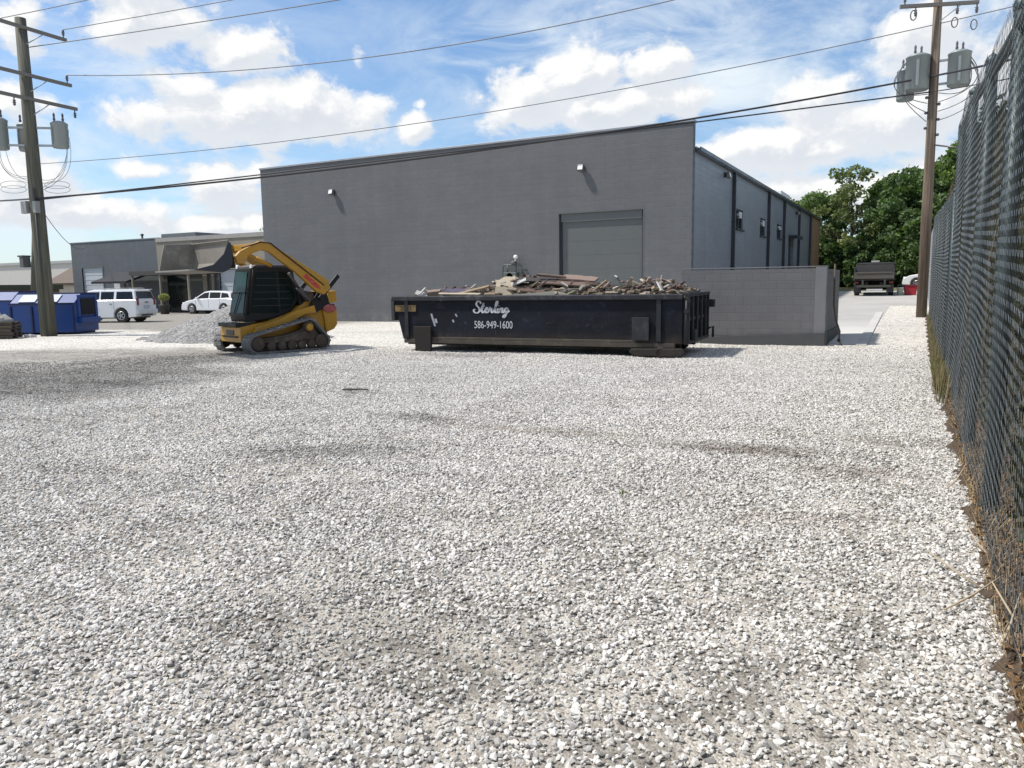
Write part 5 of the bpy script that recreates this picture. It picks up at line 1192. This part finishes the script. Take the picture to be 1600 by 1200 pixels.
def leaves(centers, size, aspect=.6, up=.4):
    n = len(centers); c = np.asarray(centers)
    nrm = rng.normal(size=(n,3)); nrm[:,2] += up; nrm /= np.linalg.norm(nrm,axis=1,keepdims=True)
    a = np.cross(nrm, rng.normal(size=(n,3))); a /= np.linalg.norm(a,axis=1,keepdims=True); b = np.cross(nrm,a)
    s = size*rng.uniform(.6,1.4,(n,1)); a = a*s; b = b*s*aspect
    return np.stack([c-a, c-b*.9+a*.1, c+a, c+b*.9+a*.1],1)
def tree(label, x, y, H, rad, mat, dens=1.0, lean=0, trunk_h=.25, leaf=.16, gaps=.5, group='trees beyond the driveway', z0=None, fill=1.0, seed=None):
    z0 = float(gz(x,y)) if z0 is None else z0
    t = empty('tree', label, 'tree', (x,y,z0), 0, group)
    tb = MB(); bark = pm('tree_bark', (.075,.06,.048), .9, 0, .3, 6, bump=.5)
    tr_top = Vector((lean, 0, H*.85)); tb.tube([(0,0,-.3),(lean*.1,.05,H*.25),(lean*.4,-.05,H*.5),tr_top], [rad*.055+.1,rad*.045+.06,rad*.03+.04,.02], 10)
    cl = []
    nl = int(16*dens)+6
    for k in range(nl):
        f = trunk_h + (1-trunk_h)*(k+.5)/nl; zc = H*f; prof = math.sin(math.pi*min(1,max(.12,(f-trunk_h)/(1-trunk_h)*.86+.14)))**.6
        a = k*2.4+rng.uniform(-.5,.5); rr = rad*prof*rng.uniform(.35,.95)
        e = Vector((lean*f+rr*math.cos(a), rr*math.sin(a), min(H*.98,zc+rng.uniform(-.1,.2)*rad)))
        s_ = Vector((lean*f*.6,0,max(H*.12,zc-rr*.7)))
        tb.tube([s_, s_.lerp(e,.5)+Vector((0,0,.1*rad)), e], [.03+rad*.014,.02+rad*.008,.012], 6, False)
        cl.append((e, rad*rng.uniform(.20,.42)))
        for q in range(2):
            e2 = e+Vector(rng.normal(size=3)*rad*.28); e2.z = min(e2.z, H*.99); cl.append((e2, rad*rng.uniform(.13,.28)))
            tb.tube([s_.lerp(e,.6), e2], [.02+rad*.004,.008], 5, False)
    tb.build('trunk', bark, t)
    pts = []
    for c_, r_ in cl:
        n = int(260*dens*fill*(r_/ (rad*.3))**2*(rad/3.0)**1.2*(.16/leaf)**1.4)
        p = rng.normal(size=(n,3)); p /= np.linalg.norm(p,axis=1,keepdims=True); p *= (rng.uniform(gaps,1,(n,1))**.6)*r_; p[:,2] *= .72
        # break the clump into sprays
        off = rng.normal(size=(max(4,n//30),3))*.12*r_; p += off[rng.integers(0,len(off),n)]
        pts.append(p+np.array(c_))
    P_ = np.concatenate(pts); 
    quads_mesh('crown', leaves(P_, leaf), mat, t)
    return t
gA = leaf_mat('leaf_dark_green', [(.052,.088,.036),(.08,.13,.055),(.115,.17,.072)])  # tree greens below are lightened in place of haze over the distance
gB = leaf_mat('leaf_mid_green', [(.07,.115,.042),(.108,.165,.06),(.145,.205,.082)])
gC = leaf_mat('leaf_olive_green', [(.09,.12,.05),(.125,.155,.07),(.17,.195,.10)])
T = [('small olive tree showing just above the far end of the warehouse roof', -16.0, 84, 8.6, 3.6, gC, 1.0, 0, .35),
 ('olive green tree rising right above the rooftop unit', -11.9, 80, 8.9, 3.0, gC, 1.1, 0, .25),
 ('mid green tree partly hidden by the warehouse end wall', -8.6, 77, 8.0, 3.2, gB, 1.2, 0, .15),
 ('tall airy pale tree with sky gaps left of the dump truck', -5.4, 72, 9.6, 2.5, gC, .55, -.2, .25),
 ('dark green tree directly behind the dump truck cab', -2.9, 74, 8.4, 3.0, gB, 1.3, .2, .12),
 ('broad dark tree between the dump truck and the right utility pole', -.7, 70, 8.8, 3.3, gA, 1.6, 0, .08),
 ('dark tree standing directly behind the right utility pole', 2.2, 64, 8.8, 3.2, gA, 1.6, .2, .06),
 ('tallest green tree at right rising over the far fence', 2.9, 49, 8.6, 2.5, gB, 1.4, 0, .1)]
for a in T: tree(a[0], *a[1:6], dens=a[6], lean=a[7], trunk_h=a[8]); 
for i,(x,y,h,r) in enumerate([(-7.6,73,3.8,2.4),(-4.4,72,3.2,2.2),(-1.0,69,3.8,2.4),(2.4,66,4.4,2.6),(6.0,62,4.8,2.8)]):
    tree(['low dark thicket beside the warehouse end wall','low dark thicket just left of the dump truck','low dark thicket just right of the dump truck','low dark thicket behind the white car','low dark thicket behind the far fence'][i], x, y, h, r, gA, dens=1.5, trunk_h=.03, group='thickets under the trees', leaf=.17)
tree('green tree crown peeping over the workshop roof beside the warehouse corner', -46.0, 50, 9.0, 2.8, gB, dens=1.1, trunk_h=.35, group=None)
tree('small dark bush on the roofline left of the workshop', -62.9, 42.5, 4.6, .9, gA, dens=.9, trunk_h=.2, group=None)
tree('mossy bush hanging over the timber shed at the left edge', -61.5, 31.8, 3.1, 1.5, gC, dens=.9, trunk_h=.2, group=None)
# shrub in a tub beneath the canopy of the workshop
st = empty('potted_shrub', 'round yellow green shrub in a dark tub right of the white suv', 'shrub', (-44.4, 34.5, 0))
MB().lathe([(.26,0),(.34,.55),(.38,.56),(.38,.62),(.3,.62)], n=16).build('tub', pm('dark_tub', (.05,.05,.05), .7), st)
p = rng.normal(size=(1100,3)); p /= np.linalg.norm(p,axis=1,keepdims=True); p *= rng.uniform(.75,1,(1100,1))*np.array([[.34,.34,.24]]); p[:,2] += 1.12
quads_mesh('foliage', leaves(p,.05), leaf_mat('leaf_yellow_green', [(.22,.23,.08),(.30,.31,.13),(.38,.38,.2)]), st)
MB().tube([(0,0,.5),(0,0,1.1)], .03, 7).build('stem', pm('tree_bark', ()), st)
# far wood along the western horizon: reads as one mass
fw = []
for i in range(150):
    x = rng.uniform(-330,-120); y = rng.uniform(170,230)*(.55+.45*(-x/250)); h_ = rng.uniform(9,13.5); r_ = rng.uniform(4,7)
    n = 160; p = rng.normal(size=(n,3)); p /= np.linalg.norm(p,axis=1,keepdims=True); p = p*np.array([[r_,r_,h_*.5]])*rng.uniform(.7,1,(n,1)); p += np.array([x,y,h_*.5]); fw.append(p)
P_ = np.concatenate(fw); tag(quads_mesh('far_wood', leaves(P_, 1.1, .8), leaf_mat('leaf_far_green', [(.05,.08,.045),(.07,.10,.055),(.09,.12,.07)], trans=False)), 'distant line of trees along the western horizon', 'wood', kind='stuff')
# tangled vines behind the fence
n = 52000
Y = -1.0+rng.uniform(0,1,n)**1.25*30; hi_ = 2.35+.11*np.clip(Y,0,16)+.16*np.sin(Y*1.1)+.12*np.sin(Y*2.7+1)+.10*np.sin(Y*7)
Z = rng.uniform(0,1,n)**.85*hi_; X = .62+rng.uniform(0,1,n)**1.5*.9+.12*np.sin(Y*2.2)*np.sin(Z*3)
Cn = np.stack([X,Y,Z+gz(X,Y)],-1)
vm_ = leaf_mat('vine_leaf', [(.035,.042,.028),(.05,.062,.034),(.075,.062,.045),(.055,.05,.042),(.09,.075,.055),(.035,.055,.025)])
vn = quads_mesh('vine_thicket', leaves(Cn, .05, .65), vm_); tag(vn, 'dense dark vines and dead leaves behind the chain link fence', 'vines', kind='stuff')
st_ = MB()
for i in range(420):
    y0 = -1+rng.uniform(0,1)**1.4*29; x0 = .62+rng.uniform(0,.8); p0 = Vector((x0,y0,0)); pts = [p0]
    for k in range(6): p0 = p0+Vector((rng.normal()*.08, rng.normal()*.22, rng.uniform(.18,.5))); p0.x = max(.56,p0.x); pts.append(p0)
    pts = [q for q in pts if q.z < 2.45+.1*q.y]
    if len(pts) < 2: continue
    st_.tube(pts, rng.uniform(.004,.012), 4, False)
vs_ = st_.build('vine_stems', pm('vine_stem', (.11,.085,.06), .9, 0, .2)); tag(vs_, 'brown woody stems tangled behind the chain link fence', 'vines', kind='stuff')
for i,(y_,z_,lab) in enumerate([(4.5,1.75,'pale curled dead vine loop behind the near fence at eye level'),(5.1,1.1,'pale curled dead vine loop behind the near fence at knee height')]):
    o = MB().tube([(.56,y_+.14*math.cos(t)+.1*t/3, z_+.16*math.sin(t)-.05*t) for t in np.linspace(.4,3.9,14)], .009, 6).build('vine_loop', pm('pale_vine', (.34,.34,.29), .8)); tag(o, lab, 'vine')
# dark green weeds and dead straw at the foot of the fence
def blades(n, yr, xr, hr, w, mat, name, label, lean=.5, cluster=None):
    y = rng.uniform(*yr, n) if cluster is None else cluster[0]+rng.normal(size=n)*cluster[1]
    x = rng.uniform(*xr, n); z = gz(x,y); h_ = rng.uniform(*hr, n); a = rng.uniform(0,6.28,n); l_ = rng.uniform(0,lean,n)*h_
    b = np.stack([x,y,z],-1); d = np.stack([np.cos(a)*l_, np.sin(a)*l_, h_],-1); s = np.stack([-np.sin(a),np.cos(a),0*a],-1)*w
    V = np.stack([b-s, b+s, b+d*.6+s*.7+np.array([0,0,.0]), b+d*1.0],1)
    o = quads_mesh(name, V, mat); tag(o, label, 'weeds', kind='stuff'); return o
straw = leaf_mat('straw', [(.30,.22,.12),(.42,.33,.20),(.16,.10,.06),(.5,.42,.28)], trans=False)
blades(5200, (1.5,14), (.37,.62), (.02,.16), .0028, straw, 'dead_straw', 'dead straw and litter along the foot of the near fence', 1.6)
blades(2600, (11,30), (.22,.42), (.06,.45), .005, leaf_mat('weed_leaf', [(.12,.10,.055),(.16,.14,.07),(.22,.18,.10),(.10,.11,.05)], trans=False), 'tall_weeds', 'dry olive weeds along the foot of the far fence', .5)
blades(260, (0,1), (.22,.38), (.06,.26), .008, leaf_mat('fresh_weed', [(.16,.18,.03),(.22,.24,.05)]), 'fresh_weeds', 'fresh yellow green weeds at the kink in the fence', .7, (15.0,.45))
lf = []
for i in range(4200):
    y_ = 1.5+rng.uniform(0,1)**1.3*12; lf.append((rng.uniform(.37,.62), y_, rng.uniform(.04,.10)))
lf = np.array(lf); lf[:,2] += gz(lf[:,0],lf[:,1])
tag(quads_mesh('leaf_litter', leaves(lf, .016, .55, 1.2), leaf_mat('dead_leaf', [(.10,.055,.03),(.20,.12,.06),(.06,.04,.03),(.26,.18,.10)], trans=False)), 'brown dead leaves on the earth below the fence', 'leaf litter', kind='stuff')
for i,(y_,x_,ln,a_) in enumerate([(4.6,.22,.34,2.4),(4.25,.30,.42,.9),(5.1,.36,.30,2.0),(3.9,.42,.35,1.3),(6.6,.30,.28,1.1),(4.0,.44,.28,2.2)]):
    z_ = float(gz(x_,y_)); o = MB().tube([(x_-.5*ln*math.cos(a_),y_-.5*ln*math.sin(a_),z_+.03),(x_,y_,z_+.07),(x_+.5*ln*math.cos(a_),y_+.5*ln*math.sin(a_),z_+.12+.04*i/3)], [.005,.006,.003], 5).build('twig', pm('pale_twig', (.40,.32,.22), .8))
    tag(o, ['pale twig crossing the gravel edge just below the fence foot','longest pale twig lying closest to the fence at the lower right','short pale twig on the gravel higher up the earth edge','pale twig poking out of the earth at the lower right corner','farthest small twig on the gravel by the earth strip','short bent twig resting on the brown leaves at the fence foot'][i], 'twig', 'pale twigs by the fence')
# small piece of dark scrap in the yard
o = MB().prism([(-.45,-.03),(-.1,-.05),(.2,-.02),(.5,-.04),(.45,.03),(.1,.05),(-.3,.04)], 'z', .01, .035).build('scrap_strip', pm('dark_scrap', (.06,.06,.055), .8), None, .004); o.location = (-7.75,9.35,.0); o.rotation_euler=(0,0,.35); o.scale=(.45,.8,.8); tag(o, 'flat dark strip of scrap lying in the open gravel', 'scrap')
wd = empty('seedling', 'tiny dark weed growing alone in the open gravel', 'weed', (-1.92,5.35,0))
p = rng.normal(size=(14,3))*np.array([[.018,.018,.01]]); p[:,2] = abs(p[:,2])+.03
quads_mesh('leaf', leaves(p,.012), gC, wd); MB().tube([(0,0,0),(0,0,.05)], .003, 5).build('stem', pm('vine_stem', ()), wd)
